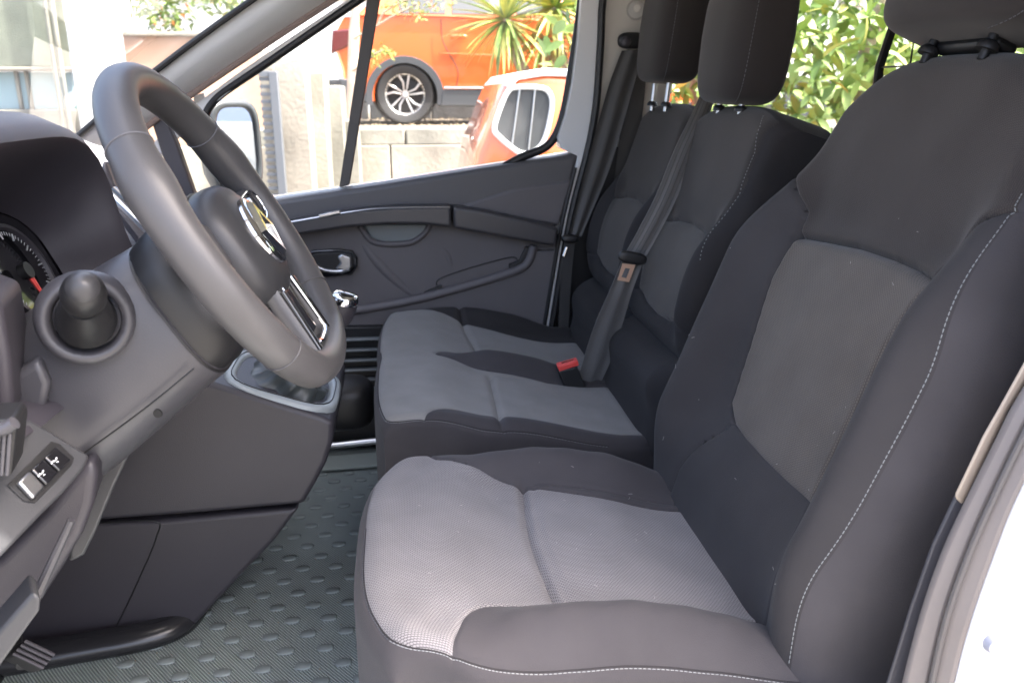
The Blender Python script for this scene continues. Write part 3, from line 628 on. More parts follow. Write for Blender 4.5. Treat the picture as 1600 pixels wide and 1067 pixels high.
hb = thing('cup_holder', 'black rounded cup holder pod low between console and bench', 'cup holder', PY(545, 650, 1.9))
m = MB(); m.quadric(PY(538, 628, 1.95), np.eye(3), (.075, .07, .062), .6, .7); m.ob('pod', 'black', hb, 180)
MB().tube([PY(524, 603, 1.87), PY(535, 603, 1.87)], .005, 8).ob('catch', 'satin', hb)

# ================================================================== floor
m = MB(); nf = 2
m.add([(-1.1, .70, -1.05), (1.6, .70, -1.05), (1.6, 2.40, -1.05), (-1.1, 2.40, -1.05)], [(0, 1, 2, 3)])
fm = mat('floor_rubber', (.46, .52, .50), .5, var=(3, .25)); n = fm.node_tree
wv = n.nodes.new('ShaderNodeTexWave'); wv.inputs['Scale'].default_value = 62; wv.bands_direction = 'X'
mp = n.nodes.new('ShaderNodeMapping'); mp.inputs['Rotation'].default_value = (0, 0, rad(-38)); tc = n.nodes.new('ShaderNodeTexCoord')
n.links.new(tc.outputs['Object'], mp.inputs[0]); n.links.new(mp.outputs[0], wv.inputs[0])
u_ = n.nodes.new('ShaderNodeBump'); u_.inputs['Strength'].default_value = 1; u_.inputs['Distance'].default_value = .0022
n.links.new(wv.outputs['Fac'], u_.inputs['Height']); n.links.new(u_.outputs[0], n.nodes['Principled BSDF'].inputs['Normal'])
mx = n.nodes.new('ShaderNodeMix'); mx.data_type = 'RGBA'; mx.inputs['A'].default_value = (.16, .19, .19, 1)
rmp = [x for x in n.nodes if x.type == 'VALTORGB'][0]; n.links.new(wv.outputs['Fac'], mx.inputs['Factor']); n.links.new(rmp.outputs[0], mx.inputs['B']); n.links.new(mx.outputs['Result'], n.nodes['Principled BSDF'].inputs['Base Color'])
M['mat_rubber'] = fm
floor = m.ob('floor_mat', 'mat_rubber', None, 0, org=(0, 1.5, -1.05)); tag(floor, 'grey ribbed rubber floor mat with raised oblong studs', 'floor mat')
M['stud'] = mat('stud_rubber', (.21, .24, .235), .6, var=(30, .2))
st = MB()
def stl(k, h): return [((.0155*k*(1 if c > 0 else -1)*min(1, abs(c)*1.25)), .0115*k*q_, h) for c, q_ in ((cos(a), sin(a)) for a in np.linspace(0, 2*pi, 14, endpoint=False))]
st.loft([stl(1.06, 0), stl(1, .0022), stl(.86, .0032)])
sme = bpy.data.meshes.new('stud'); sme.from_pydata(st.v, [], st.f); sme.materials.append(M['stud']); sme.shade_smooth()
for r_ in range(26):
    for c_ in range(13):
        x, y = -.56+c_*.075+(.0375 if r_ % 2 else 0), 1.13+r_*.0495
        if y > 2.25 or (y > 1.49 and x < -.50) or (y < 1.36 and x > .0): continue
        if x > .10 or (y > 1.56 and x > -.02): continue
        o = bpy.data.objects.new('stud', sme); C.objects.link(o); o.parent = floor; o.location = np.array((x+random.uniform(-.001, .001), y, -1.05+.0002))-ORG[floor.name]; o.rotation_euler = (0, 0, random.uniform(-.05, .05))
gr = MB()
for i in range(420):
    x, y = random.uniform(-.6, .12), random.uniform(1.15, 2.25)
    if x < -.42 and y > 1.46: continue
    s_ = random.choice((.0008, .0010, .0014, .0020)); a = random.uniform(0, 3)
    gr.add([(x+s_*cos(a+k*2.1), y+s_*sin(a+k*2.1), -1.0485) for k in range(3)]+[(x, y, -1.0485+s_)], [(0, 1, 3), (1, 2, 3), (2, 0, 3)])
tag(gr.ob('grit', mat('grit', (.34, .27, .19), .9), None, 0, org=(-.2, 1.7, -1.05)), 'fine grit and crumbs scattered on the rubber floor mat', 'grit', kind='stuff')
# black rubber edge round the console foot
tr = thing('console_base_rim', 'shiny black rounded rim curving round the foot of the centre console', 'trim', (-.5, 1.45, -1.05))
MB().tube(spl([(-1.1, 1.40, -1.028), (-.80, 1.435, -1.028), (-.64, 1.462, -1.028), (-.545, 1.480, -1.028), (-.492, 1.505, -1.028), (-.470, 1.55, -1.028), (-.468, 1.64, -1.03)], 8), .034, 20, flat=.75).ob('rim_body', mat('tube_rubber', (.02, .02, .022), .25), tr, 180)

# ================================================================== van body
van = thing('van_body', 'white van cab body with pale pillars, roof, windscreen and grey weather seals', 'van', (0, 1.55, -1.63))
M['outer'] = M['white']
M['seal'] = mat('seal_rubber', (.10, .092, .088), .5, bump=(500, .2, .0004))
# roof with rounded edge, rear wall, outer sides
m = MB(); m.prism([(-.30, .435), (-.12, .47), (.3, .49), (3.9, .49), (3.9, .53), (.2, .53), (-.2, .49)], .60, 2.50); fixn(m.ob('roof', 'cream', van, 40, .01, 3))
m = MB(); m.box((3.9, 1.55, -.45), (.05, 1.9, 1.95)); m.ob('rear_wall', 'cream', van, 30)
m = MB(); m.box((2.25, .61, -.47), (3.25, .06, 1.95)); m.box((0.1, .62, -1.15), (2.2, .10, .16)); m.ob('near_side_wall', 'white', van, 30, .01)
m = MB(); m.box((2.2, 2.53, -.72), (3.3, .06, 1.0)); m.box((2.2, 2.53, .42), (3.3, .06, .18)); m.box((3.55, 2.53, .05), (.6, .06, .6)); m.ob('far_side_wall', 'cream', van, 30)
m = MB(); m.box((.5, 1.55, -1.11), (3.4, 1.86, .08)); m.box((-.9, 1.55, -.85), (.25, 1.86, .6)); m.ob('floor_pan', 'black', van, 30)
m = MB(); m.box((2.2, 1.55, -1.0), (3.3, 1.8, .02)); m.ob('load_floor', 'dash2', van, 30)
m = MB(); m.add([(.86, 2.53, -.225), (3.26, 2.53, -.225), (3.26, 2.53, .335), (.86, 2.53, .335)], [(0, 1, 2, 3)]); m.ob('side_window', 'glass', van, 0)
# far A-pillar
def strip(path_l, path_r, th, name, mt, parent, smooth=40, bev=.004):
    m = MB(); th = np.array(th, float); loops = [[a, b, b+th, a+th] for a, b in zip(path_l, path_r)]; m.loft(loops); return fixn(m.ob(name, mt, parent, smooth, bev, 2))
def ap(pts, y): return [PY(a, b, y) for a, b in pts]
L_ = spl(ap([(120, 215), (245, 110), (395, 0), (560, -110), (760, -220)], 2.30), 3); R_ = spl(ap([(180, 235), (296, 150), (518, 2), (650, -78), (850, -180)], 2.40), 3)
mid_ = [(a+b)/2+np.array((0, -.015, .0)) for a, b in zip(L_, R_)]
m = MB(); m.loft([[a, q_, b, b+np.array((0, .05, 0)), a+np.array((0, .05, 0))] for a, q_, b in zip(L_, mid_, R_)]); fixn(m.ob('windscreen_pillar', mat('pillar_white', (.80, .81, .80), .5), van, 180))
MB().tube([p+np.array((0, -.004, 0)) for p in L_], .008, 8).ob('windscreen_seal', 'black', van)
MB().tube([p+np.array((0, -.004, 0)) for p in R_], .009, 8).ob('pillar_edge', mat('brown_edge', (.26, .19, .16), .6), van)
a = spl(ap([(200, 262), (312, 158), (528, 10), (660, -70), (860, -170)], 2.43), 3); b = spl(ap([(225, 270), (330, 166), (548, 2), (690, -80), (880, -160)], 2.43), 3)
strip(a, b, (0, .04, 0), 'door_frame_header', 'white', van)
# near A pillar out of frame and windscreen
Ln = [p-np.array((0, 1.62, 0)) for p in L_]
m = MB(); m.loft([[p, p+np.array((0, .06, 0)), p+np.array((.02, .06, -.04)), p+np.array((.02, 0, -.04))] for p in Ln]); fixn(m.ob('near_windscreen_pillar', 'cream', van, 40))
m = MB(); m.loft([[p, q_] for p, q_ in zip(Ln, L_)], False, False)
m.ob('windscreen', 'glass', van, 180)
# far B-pillar
wl = [(931, -120), (909, -10), (903, 60), (894, 130), (884, 180), (872, 215), (856, 232), (858, 240), (903, 240), (884, 330), (866, 430), (850, 520)]
wr = [(962, -120), (940, -10), (936, 60), (932, 100), (930, 140), (926, 175), (920, 200), (918, 215), (912, 242), (891, 330), (873, 430), (858, 520)]
wl = wl[:6]+[(876, 232), (903, 244), (884, 330), (866, 430), (849, 530)]; wr = wr[:6]+[(921, 208), (913, 246), (891, 330), (873, 430), (857, 530)]
strip(ap(wl, 2.405), ap(wr, 2.405), (0, .06, 0), 'door_jamb', 'white', van, 60)
MB().tube(spl(ap([(964, -120), (943, -10), (939, 60), (936, 110), (932, 160), (925, 205), (915, 250), (893, 335), (875, 435), (860, 530)], 2.395), 3), .011, 8).ob('door_seal', 'black', van)
MB().tube(spl(ap([(899, 262), (880, 340), (862, 440), (847, 530)], 2.395), 3), .006, 8).ob('jamb_gap', 'black', van)
m = MB(); m.slab(ap([(950, -120), (1070, -120), (1052, 130), (1030, 260), (1000, 520), (868, 540), (900, 335), (925, 215), (938, 80)], 2.44), (0, .06, 0)); fixn(m.ob('pillar_trim', 'cream', van, 40, .006))
m = MB(); m.slab(ap([(925, 230), (975, 230), (1010, 330), (990, 560), (858, 560), (880, 420), (900, 320)], 2.43), (0, .02, 0)); fixn(m.ob('lower_pillar_trim', 'black', van, 40, .006))
m = MB(); m.tube([PY(994, 16, 2.44), PY(994, 16, 2.425), PY(994, 16, 2.42)], [.028, .027, .022], 28); cp = m.ob('belt_anchor_cover', mat('cover_grey', (.42, .41, .39), .5), van, 40)
MB().tube([PY(996, 13, 2.42), PY(996, 13, 2.414)], [.012, .009], 20).ob('cover_screw', 'cream', cp, 40)
# near B-pillar and jamb, lower right
def nb(pts, y): return [PY(a, b, y) for a, b in pts]
strip(nb([(1680, 420), (1600, 566), (1559, 640), (1535, 682), (1490, 776)], .70), nb([(1710, 420), (1622, 566), (1576, 640), (1557, 680), (1503, 791)], .70), (.052, .06, -.02), 'pillar_strip', 'strip_cream', van)
strip(nb([(1640, 500), (1560, 655), (1490, 776), (1455, 850), (1420, 950), (1384, 1067), (1355, 1200)], .705), nb([(1680, 520), (1590, 660), (1512, 790), (1478, 868), (1445, 960), (1416, 1067), (1390, 1200)], .70), (.045, .05, -.02), 'sill_trim', 'shroud', van)
e1 = nb([(1710, 440), (1624, 566), (1578, 640), (1557, 682), (1503, 791), (1468, 868), (1436, 960), (1408, 1067), (1380, 1200)], .685)
e2 = nb([(1780, 440), (1676, 566), (1622, 640), (1597, 682), (1545, 791), (1512, 868), (1480, 960), (1455, 1067), (1430, 1200)], .67)
e3 = nb([(1830, 440), (1722, 566), (1664, 640), (1636, 682), (1582, 791), (1552, 868), (1516, 970), (1490, 1067), (1465, 1200)], .655)
jm = mat('jamb_grey', (.17, .15, .14), .5)
e1, e2, e3 = spl(e1, 3), spl(e2, 3), spl(e3, 3)
strip(e1, e2, (.03, .03, 0), 'jamb', jm, van, 60, .006); strip(e2, e3, (.03, .03, 0), 'weather_strip', jm, van, 60, .004)
MB().tube([p+np.array((-.002, -.003, 0)) for p in e2], .0035, 8).ob('weather_strip_bead', 'seal', van)
e4 = [p+np.array((.35, -.05, .0)) for p in e3]
strip(e3, e4, (.03, .04, 0), 'outer_jamb', 'white', van, 60, .008)
bc = PY(1558, 1004, .62); MB().tube([bc+np.array((-.002, -.0, 0)), bc+np.array((-.004, -.008, 0))], [.012, .009], 18).ob('bolt', 'mirror_grey', van, 40)
# far door step
MB().tube([PY(460, 702, 2.33), PY(512, 697, 2.33), PY(600, 687, 2.33), PY(700, 676, 2.33)], .011, 12).ob('sill_strip', 'satin', van, 60)
m = MB(); m.slab([PZ(a, b, -1.045) for a, b in ((440, 722), (700, 700), (700, 722), (440, 742))], (0, 0, .008)); fixn(m.ob('sill_plate', mat('sill_green', (.30, .34, .32), .5), van, 30, .002))

# ================================================================== passenger door
door = thing('passenger_door', 'closed passenger door with dark trim panel, curved armrest and two side windows', 'door', (.0, 2.45, -1.2))
def tp(name, pts, y0, y1, mt, parent=None, bev=.006, seg=3, **k):
    m = MB(); m.prism(xz(pts, y0), y0, y1); return fixn(m.ob(name, mt, parent or door, 40, bev, seg, **k))
tp('door_shell', [(300, 322), (440, 306), (600, 283), (760, 258), (903, 236), (892, 300), (868, 430), (845, 560), (800, 800), (300, 800)], 2.455, 2.50, 'white')
tp('upper_panel', [(330, 333), (440, 312), (600, 288), (760, 262), (905, 240), (893, 290), (872, 356), (790, 340), (705, 326), (640, 332), (560, 338), (455, 356), (330, 380)], 2.405, 2.47, 'doorcap', None, .014, 4)
tp('panel_recess', [(712, 324), (800, 295), (897, 280), (874, 352), (868, 353)], 2.400, 2.44, 'door', None, .010, 4)
tp('armrest', [(400, 372), (400, 362), (455, 346), (500, 337), (560, 328), (620, 323), (705, 322), (706, 356), (660, 351), (600, 351), (540, 356), (470, 367)], 2.345, 2.44, 'armrest', None, .010, 4)
tp('armrest_rear', [(708, 322), (760, 330), (820, 344), (873, 356), (869, 386), (800, 374), (708, 357)], 2.350, 2.44, 'armrest', None, .010, 4)
MB().tube(spl(ap([(455, 347), (560, 329.5), (620, 325), (703, 324)], 2.343), 6), .0025, 6).ob('armrest_trim', 'chrome' if 0 else 'satin', door)
tp('window_switch', [(497, 336), (530, 329), (532, 333), (500, 340)], 2.335, 2.35, 'satin', None, .001, 1)
tp('middle_panel', [(380, 352), (700, 340), (876, 368), (850, 530), (380, 530)], 2.415, 2.46, 'door', None, .004)
MB().tube(spl(ap([(562, 352), (578, 374), (600, 381), (640, 379), (662, 366), (672, 350)], 2.412), 5), .009, 10).ob('grab_edge', 'door', door, 180)
tp('grab_cup', [(566, 350), (672, 350), (660, 370), (640, 378), (600, 380), (580, 373)], 2.409, 2.44, 'cup', None, .006)
for a_, r_, n_ in ((((560, 372), (600, 420), (655, 470)), .022, 'panel_ridge'), (((672, 366), (700, 400), (708, 440)), .018, 'panel_ridge')):
    P_ = spl(ap(a_, 2.425), 6); MB().tube([p+np.array((0, .006, 0)) for p in P_], [r_*(.6+.4*sin(pi*i/(len(P_)-1))) for i in range(len(P_))], 14).ob(n_, 'door', door, 180)
lip = spl(ap([(440, 497), (560, 484), (640, 470), (700, 455), (760, 438), (810, 421), (826, 408), (834, 384)], 2.398), 6)
MB().tube(lip, .0135, 12).ob('pocket_lip', 'door', door, 180)
tp('lower_panel', [(420, 500), (560, 488), (640, 474), (700, 459), (760, 442), (812, 424), (836, 392), (868, 392), (848, 530), (800, 620), (420, 620)], 2.395, 2.44, 'door', None, .004)
MB().tube(spl(ap([(682, 446), (684, 438), (700, 430), (740, 417), (780, 406), (803, 402), (810, 410)], 2.413), 5), .0018, 6).ob('pocket_gap', 'black', door)
tp('pocket_catch', [(796, 414), (812, 408), (822, 386), (834, 388), (828, 408), (816, 420), (796, 424)], 2.396, 2.42, 'black', None, .002)
tp('pocket_hinge', [(662, 458), (690, 446), (692, 451), (666, 461)], 2.398, 2.42, 'black', None, .002)
hz = tp('handle_bezel', [(470, 400), (490, 391), (530, 389), (551, 392), (559, 403), (558, 418), (550, 429), (510, 434), (480, 428)], 2.400, 2.42, 'gloss', None, .004)
tp('handle_cup', [(476, 402), (492, 396), (530, 394), (547, 397), (553, 405), (552, 417), (545, 425), (512, 429), (486, 423)], 2.397, 2.41, 'black', hz, .003)
MB().tube(spl(ap([(484, 407), (496, 417), (512, 423), (532, 424), (546, 420)], 2.391), 6), [.0065]*25, 10).ob('handle_lever', 'satin', hz, 180)
tp('handle_tab', [(527, 402), (534, 397), (548, 402), (549, 419), (538, 424), (524, 420), (532, 411)], 2.384, 2.40, 'satin', hz, .004)
m = MB(); m.prism(xz([(400, 515), (600, 510), (660, 640), (640, 695), (400, 700)], 2.37), 2.37, 2.40); fixn(m.ob('pocket_back', 'black', door, 30, .004))
for k, y in enumerate((530, 546.5, 562.5, 577.5, 593, 608, 624)):
    MB().box((-.16, 2.355, PY(560, y, 2.355)[2]), (.36, .022, .008)).ob('pocket_slat', mat('slat_grey', (.10, .11, .115), .35) if k == 0 else 'slat', door, 30, .003, 2) if k else None
    if k == 0:
        M['slat'] = mat('slat_grey', (.16, .175, .18), .35); MB().box((-.16, 2.355, PY(560, y, 2.355)[2]), (.36, .022, .008)).ob('pocket_slat', 'slat', door, 30, .003, 2)
fr = ap([(318, 192), (322, 176), (332, 160), (352, 142), (420, 96), (500, 41), (560, 0), (640, -52), (760, -110), (900, -130), (917, -110), (912, -30), (905, 30), (897, 85), (889, 135), (880, 180), (868, 212), (850, 232), (815, 246), (775, 268)], 2.44)
MB().tube(spl(fr, 4), .0125, 10).ob('window_frame', 'black', door, 180)
MB().tube(spl(ap([(318, 192), (324, 215), (336, 250), (348, 285), (352, 320)], 2.455), 4), .010, 10).ob('window_frame_front', 'black', door, 180)
tp('window_post', [(566, -70), (592, -70), (594, 0), (546, 290), (530, 293), (573, 0)], 2.44, 2.46, mat('post_grey', (.06, .055, .052), .5), None, .003)
tp('mirror_post', [(228, 165), (252, 170), (276, 225), (304, 305), (312, 330), (270, 330), (255, 250)], 2.40, 2.44, 'dash', None, .006)
tp('mirror_corner', [(302, 150), (318, 145), (322, 160), (318, 190), (304, 178)], 2.44, 2.45, 'cream', None, .002)
m = MB(); m.add(ap([(230, 180), (318, 165), (560, 0), (780, -120), (905, -120), (900, 60), (870, 225), (800, 260), (300, 345)], 2.462), [tuple(range(9))]); m.ob('window_glass', 'glass', door, 0)
# outside mirror
mir = thing('wing_mirror', 'black wing mirror outside the passenger window, mirror glass facing back', 'mirror', PY(370, 250, 2.66))
ccc = PY(368, 230, 2.70); mx_ = np.array((.80, -.60, 0)); my_ = np.array((.60, .80, 0)); M['mirror_housing'] = mat('mirror_housing', (.045, .05, .055), .35)
def mloop(k, off, e=4.2):
    L = []
    for a in np.linspace(0, 2*pi, 48, endpoint=False):
        c, q_ = cos(a), sin(a); r = (abs(c)**e+abs(q_)**e)**(-1/e); L.append(ccc+mx_*off+my_*r*c*(.080*k+.008*(k > 1))+np.array((0, 0, 1))*r*q_*(.118*k+.008*(k > 1)))
    return L
m = MB(); m.loft([mloop(1, .0), mloop(1.0, .014), mloop(1.08, .014), mloop(1.12, .0), mloop(1.12, -.03), mloop(.95, -.07), mloop(.55, -.10), mloop(.1, -.11)], True, False); m.ob('mirror_housing', 'mirror_housing', mir, 180)
m = MB(); m.slab(mloop(1, .004), mx_*.002); m.ob('mirror_glass', 'mirror', mir, 30)
m = MB(); m.box(PY(336, 206, 2.76), (.14, .08, .07)); m.ob('mirror_arm', 'black', mir, 30, .015, 3)

# ================================================================== seat belts
def ribbon(pts, wd, th=.0012, fold=0.0, nseg=8):
    """pts: list of (point, half-width vector)"""
    A = spl([p for p, _ in pts], nseg); W = spl([w_ for _, w_ in pts], nseg); loops = []
    for i, (p, w_) in enumerate(zip(A, W)):
        t = A[min(i+1, len(A)-1)]-A[max(i-1, 0)]; t = t/np.linalg.norm(t); nn = np.cross(t, w_); nn = nn/(np.linalg.norm(nn)+1e-9)*th
        ks = np.linspace(-1, 1, 9); up_ = [p+w_*k+nn*(1+fold*cos(k*pi*1.5)*3) for k in ks]; dn = [p+w_*k-nn*(1-fold*cos(k*pi*1.5)*3) for k in ks[::-1]]
        loops.append(up_+dn)
    m = MB(); m.loft(loops); return m
mb_ = thing('middle_seat_belt', 'black lap and shoulder belt hanging over the bench with its metal tongue', 'seat belt', PY(1100, 150, 1.95), 'seat belts')
def bp(px, py, Y, hw, ang=0): return (PY(px, py, Y), np.array((hw*cos(rad(ang)), 0, hw*sin(rad(ang)))))
B1 = [bp(1106, 150, 1.96, .020, 0), bp(1090, 190, 1.90, .022, -5), bp(1068, 240, 1.87, .024, -10), bp(1040, 310, 1.84, .0245, -12), bp(1012, 365, 1.83, .0245, -12), bp(992, 400, 1.82, .0245, -12)]
ribbon(B1, 0, fold=.5).ob('upper_webbing', 'belt', mb_, 50)
for k_ in (-.62, -.22, .22, .62):
    MB().tube(spl([p+w_*k_+np.array((0, -.0028, 0)) for p, w_ in B1], 8), .0007, 5).ob('webbing_rib', 'belt_dark', mb_, kind='stuff')
B2 = [bp(990, 405, 1.83, .0245, -12), bp(972, 450, 1.83, .026, -12), bp(950, 510, 1.86, .033, -8), bp(932, 565, 1.88, .034, -5), bp(914, 615, 1.90, .026, -5)]
ribbon(B2, 0, fold=1.2).ob('lower_webbing', 'belt', mb_, 50)
tcn = PY(988, 403, 1.80); m = MB(); m.quadric(tcn, np.array(((.98, 0, -.2), (0, 1, 0), (.2, 0, .98))), (.034, .009, .014), .7, .6); tg = m.ob('tongue_grip', 'black', mb_, 180)
P4 = [(968, 415), (992, 415), (989, 424), (990, 436), (982, 443), (972, 441), (965, 436), (972, 424)]
P4 = [(972, 412), (993, 414), (987, 425), (983, 438), (978, 442), (966, 441), (963, 436), (974, 424)]
hole = [(977, 421), (981, 421), (977, 434), (971, 433)]
o_ = ap(P4, 1.795); m = MB(); 
oo = ap([(973, 412), (993, 414), (983, 441), (965, 438)], 1.795); ii = ap([(977, 419), (985, 420), (979, 435), (971, 433)], 1.795)
m.loft([oo, [p+np.array((0, .003, 0)) for p in oo], [p+np.array((0, .003, 0)) for p in ii], ii, oo], True, False); m.ob('tongue_plate', 'tan_metal', tg, 30)
bk = thing('belt_buckle', 'black belt buckle with red release button standing between the bench cushions', 'buckle', PY(905, 612, 1.86))
m = MB(); m.slab(ap([(872, 580), (902, 572), (918, 612), (925, 640), (895, 640)], 1.86), (0, .032, 0)); fixn(m.ob('buckle_body', 'black', bk, 30, .004, 3))
m = MB(); m.slab(ap([(871, 573), (903, 564), (905, 571), (874, 581)], 1.858), (0, .022, .003)); fixn(m.ob('release_button', 'red', bk, 30, .002, 2))
m = MB(); m.slab(ap([(878, 571.5), (898, 566), (899, 569), (879, 575)], 1.862), (0, .010, .006)); fixn(m.ob('buckle_slot', 'gloss', bk, 30, .001, 1))
fb_ = thing('outer_seat_belt', 'black belt running down the far door pillar from its upper guide loop', 'seat belt', PY(985, 65, 2.4), 'seat belts')
fb1 = [bp(990, 78, 2.38, .034, 5), bp(972, 130, 2.38, .036, 0), bp(955, 190, 2.37, .036, -5), bp(935, 260, 2.36, .034, -8), bp(915, 320, 2.36, .026, -10), bp(899, 368, 2.35, .018, -10)]
ribbon(fb1, 0, fold=1.0).ob('diagonal_webbing', 'belt_dark', fb_, 50)
ribbon([bp(996, 78, 2.41, .030, 0), bp(990, 160, 2.42, .030, 0), bp(978, 260, 2.42, .030, 0), bp(970, 330, 2.42, .03, 0)], 0).ob('vertical_webbing', 'belt_dark', fb_, 50)
m = MB(); m.quadric(PY(987, 64, 2.39), np.eye(3), (.040, .018, .022), .7, .7); gd_ = m.ob('guide_loop', 'black', fb_, 180)
m = MB(); m.quadric(PY(978, 66, 2.37), np.eye(3), (.014, .008, .014), 1, 1); m.ob('guide_bolt', 'dash2', gd_, 180)
m = MB(); m.quadric(PY(891, 373, 2.34), np.eye(3), (.026, .014, .012), .7, .7); m.ob('belt_tongue', 'black', fb_, 180)
MB().tube([PY(886, 386, 2.35), PY(881, 400, 2.35)], .006, 10).ob('tongue_plate', 'chrome', fb_)
ribbon([bp(890, 378, 2.355, .016, -10), bp(884, 440, 2.37, .016, -5), bp(880, 520, 2.38, .016, 0)], 0).ob('lower_webbing', 'belt_dark', fb_, 50)

# ================================================================== wire guard behind the driver
wg = thing('wire_guard', 'black wire guard grid standing behind the driver headrest', 'guard', (1.15, 1.3, -1.0))
fr_ = [(1.15, .70, -.95), (1.15, .70, .40), (1.15, 1.82, .40), (1.15, 1.96, .06), (1.15, 1.96, -.95)]
MB().tube(fr_, .011, 8, close=True).ob('guard_frame', 'black', wg)
gm = MB()
for i in range(22): y = .75+i*.052; gm.tube([(1.15, y+.03, -.95), (1.15, y-.02, .39)], .0022, 5)
for i in range(10): z = -.85+i*.13; gm.tube([(1.15, .71, z), (1.15, 1.90 if z > .1 else 1.95, z)], .0022, 5)
gm.ob('guard_wire', 'black', wg, kind='stuff')

# ================================================================== outside
GZ = -1.63
m = MB(); m.add([(-150, -150, GZ), (150, -150, GZ), (150, 150, GZ), (-150, 150, GZ)], [(0, 1, 2, 3)])
g = m.ob('ground', mat('pale_concrete_ground', (.20, .192, .178), .8, bump=(40, .4, .004), var=(.7, .15)), None, 0, org=(0, 0, GZ)); g['kind'] = 'structure'
TZ = -.35
m = MB(); m.box((12, 14.5, (TZ+GZ)/2-.01), (34, 12.0, TZ-GZ)); 
g = m.ob('raised_terrace', mat('terrace_gravel', (.19, .155, .115), .9, bump=(60, .9, .02), var=(5, .35)), None, 0, org=(0, 14, GZ)); g['kind'] = 'structure'
# small stones and dry litter on the terrace edge
gm = MB()
for i in range(2600):
    x, y = random.uniform(-3.5, 6), 8.62+random.random()**1.5*4.0; s_ = random.uniform(.008, .028); a = random.uniform(0, 3)
    b = np.array(((cos(a), sin(a)), (-sin(a), cos(a)))); v = [(x+(b[0]*s_)[0], y+(b[0]*s_)[1], TZ), (x-(b[0]*s_)[0], y-(b[0]*s_)[1], TZ), (x+(b[1]*s_)[0]*.7, y+(b[1]*s_)[1]*.7, TZ), (x, y, TZ+s_*.8)]
    gm.add(v, [(0, 2, 3), (2, 1, 3), (1, 0, 3)])
tag(gm.ob('gravel', mat('litter', (.33, .26, .17), .9, var=(3, .4)), None, 0, org=(0, 9, TZ)), 'loose gravel and dry litter strewn on the terrace below the orange car', 'gravel', kind='stuff')
# concrete retaining wall of cast panels with a kerb on top
CONC = mat('stained_concrete', (.30, .275, .23), .85, bump=(25, .6, .01), var=(1.3, .42, 10))
M['conc'] = CONC; M['conc2'] = mat('kerb_concrete', (.24, .235, .20), .85, bump=(30, .6, .008), var=(2.5, .3, 8))
rw = thing('retaining_wall', 'pale stained concrete retaining wall carrying the terrace of the orange car', 'wall', (2, 8.3, GZ))
x = -3.3
while x < 9: MB().box((x+.8, 8.36, (GZ+TZ-.13)/2), (1.585, .16, TZ-.13-GZ)).ob('wall_panel', 'conc', rw, 30, .012, 2); x += 1.6
x = -1.95
while x < 9: MB().box((x+.5, 8.44, TZ-.05), (.985, .30, .16)).ob('kerb_stone', 'conc2', rw, 30, .015, 2); x += 1.0
# stepped concrete pier beside the gate
pr = thing('concrete_pier', 'tall weathered concrete pier right of the slatted gate with stepped wall behind', 'pier', (-2.2, 7.2, GZ))
def slabx(px0, px1, ytop, Y, D, name, mt, bot=GZ, par=None):
    x0, x1, zt_ = PY(px0, 200, Y)[0], PY(px1, 200, Y)[0], PY(px0, ytop, Y)[2]
    return MB().box(((x0+x1)/2, Y+D/2, (zt_+bot)/2), (x1-x0, D, zt_-bot)).ob(name, mt, par or pr, 30, .015, 2)
slabx(436, 484, 90, 7.2, .45, 'pier_block', 'conc')
slabx(412, 437, 78, 7.5, .3, 'side_block', 'conc')
slabx(484, 512, 112, 7.5, .45, 'step_block', 'conc2'); slabx(512, 538, 134, 7.8, .45, 'step_block', 'conc2'); slabx(490, 560, 188, 7.95, .3, 'step_block', 'conc2')
# slatted gate
ga = thing('slatted_gate', 'dark grey metal gate of narrow horizontal slats left of the concrete pier', 'gate', (-2.6, 7.0, GZ))
M['gate'] = mat('gate_metal', (.10, .11, .125), .5)
def gx(px): return PY(px, 200, 6.98)[0]
MB().box(((gx(427)+gx(440))/2, 7.0, (PY(430, 112, 7)[2]+GZ)/2), (gx(440)-gx(427), .08, PY(430, 112, 7)[2]-GZ)).ob('gate_post', 'gate', ga, 30, .005)
MB().box((gx(419), 7.0, PY(420, 116, 7)[2]), (gx(428)-gx(411), .05, .045)).ob('top_rail', 'gate', ga, 30, .004)
for k in range(26): MB().box(((gx(411)+gx(427))/2, 7.0, PY(420, 124, 7)[2]-k*.0565), (gx(428)-gx(411), .025, .026)).ob('gate_slat', 'gate', ga, 30, .002, 1)
# white house wall behind the terrace
ho = thing('white_building', 'bright white rendered building wall behind the terrace and the orange car', 'building', (2, 17, TZ))
MB().box((2, 17.2, 2), (26, .3, 5)).ob('facade', 'white', ho, 30)
for i in range(6):
    wx = -4+i*3.4; f_ = MB(); f_.box((wx, 17.02, 2.3), (1.3, .10, 1.2)); w_ = f_.ob('window_frame', 'conc2', ho, 30, .01); MB().box((wx, 16.96, 2.3), (1.16, .02, 1.06)).ob('pane', 'gloss', w_, 0)
# stucco building with blue glass below, built in place of windscreen reflections
bl = thing('reflection_building', 'grey green stucco building with a glazed lower strip, standing in for windscreen reflections', 'building', (-7, 8.6, GZ))
M['stucco'] = mat('stucco', (.22, .24, .19), .9, bump=(90, 1, .01), var=(4, .15))
def slab2(px0, px1, yt, yb, Y, D, name, mt, par, bev=.01):
    x0, x1 = PY(px0, 100, Y)[0], PY(px1, 100, Y)[0]; a, b = PY((px0+px1)/2, yt, Y)[2], PY((px0+px1)/2, yb, Y)[2]
    return MB().box(((x0+x1)/2, Y+D/2, (a+b)/2), (x1-x0, D, a-b)).ob(name, mt, par, 30, bev)
slab2(-500, 112, -400, 104, 8.6, .4, 'upper_wall', 'stucco', bl)
slab2(-500, 114, 104, 110, 8.55, .4, 'ledge', 'conc', bl)
M['bglass'] = mat('blue_glass', (.30, .42, .46), .12)
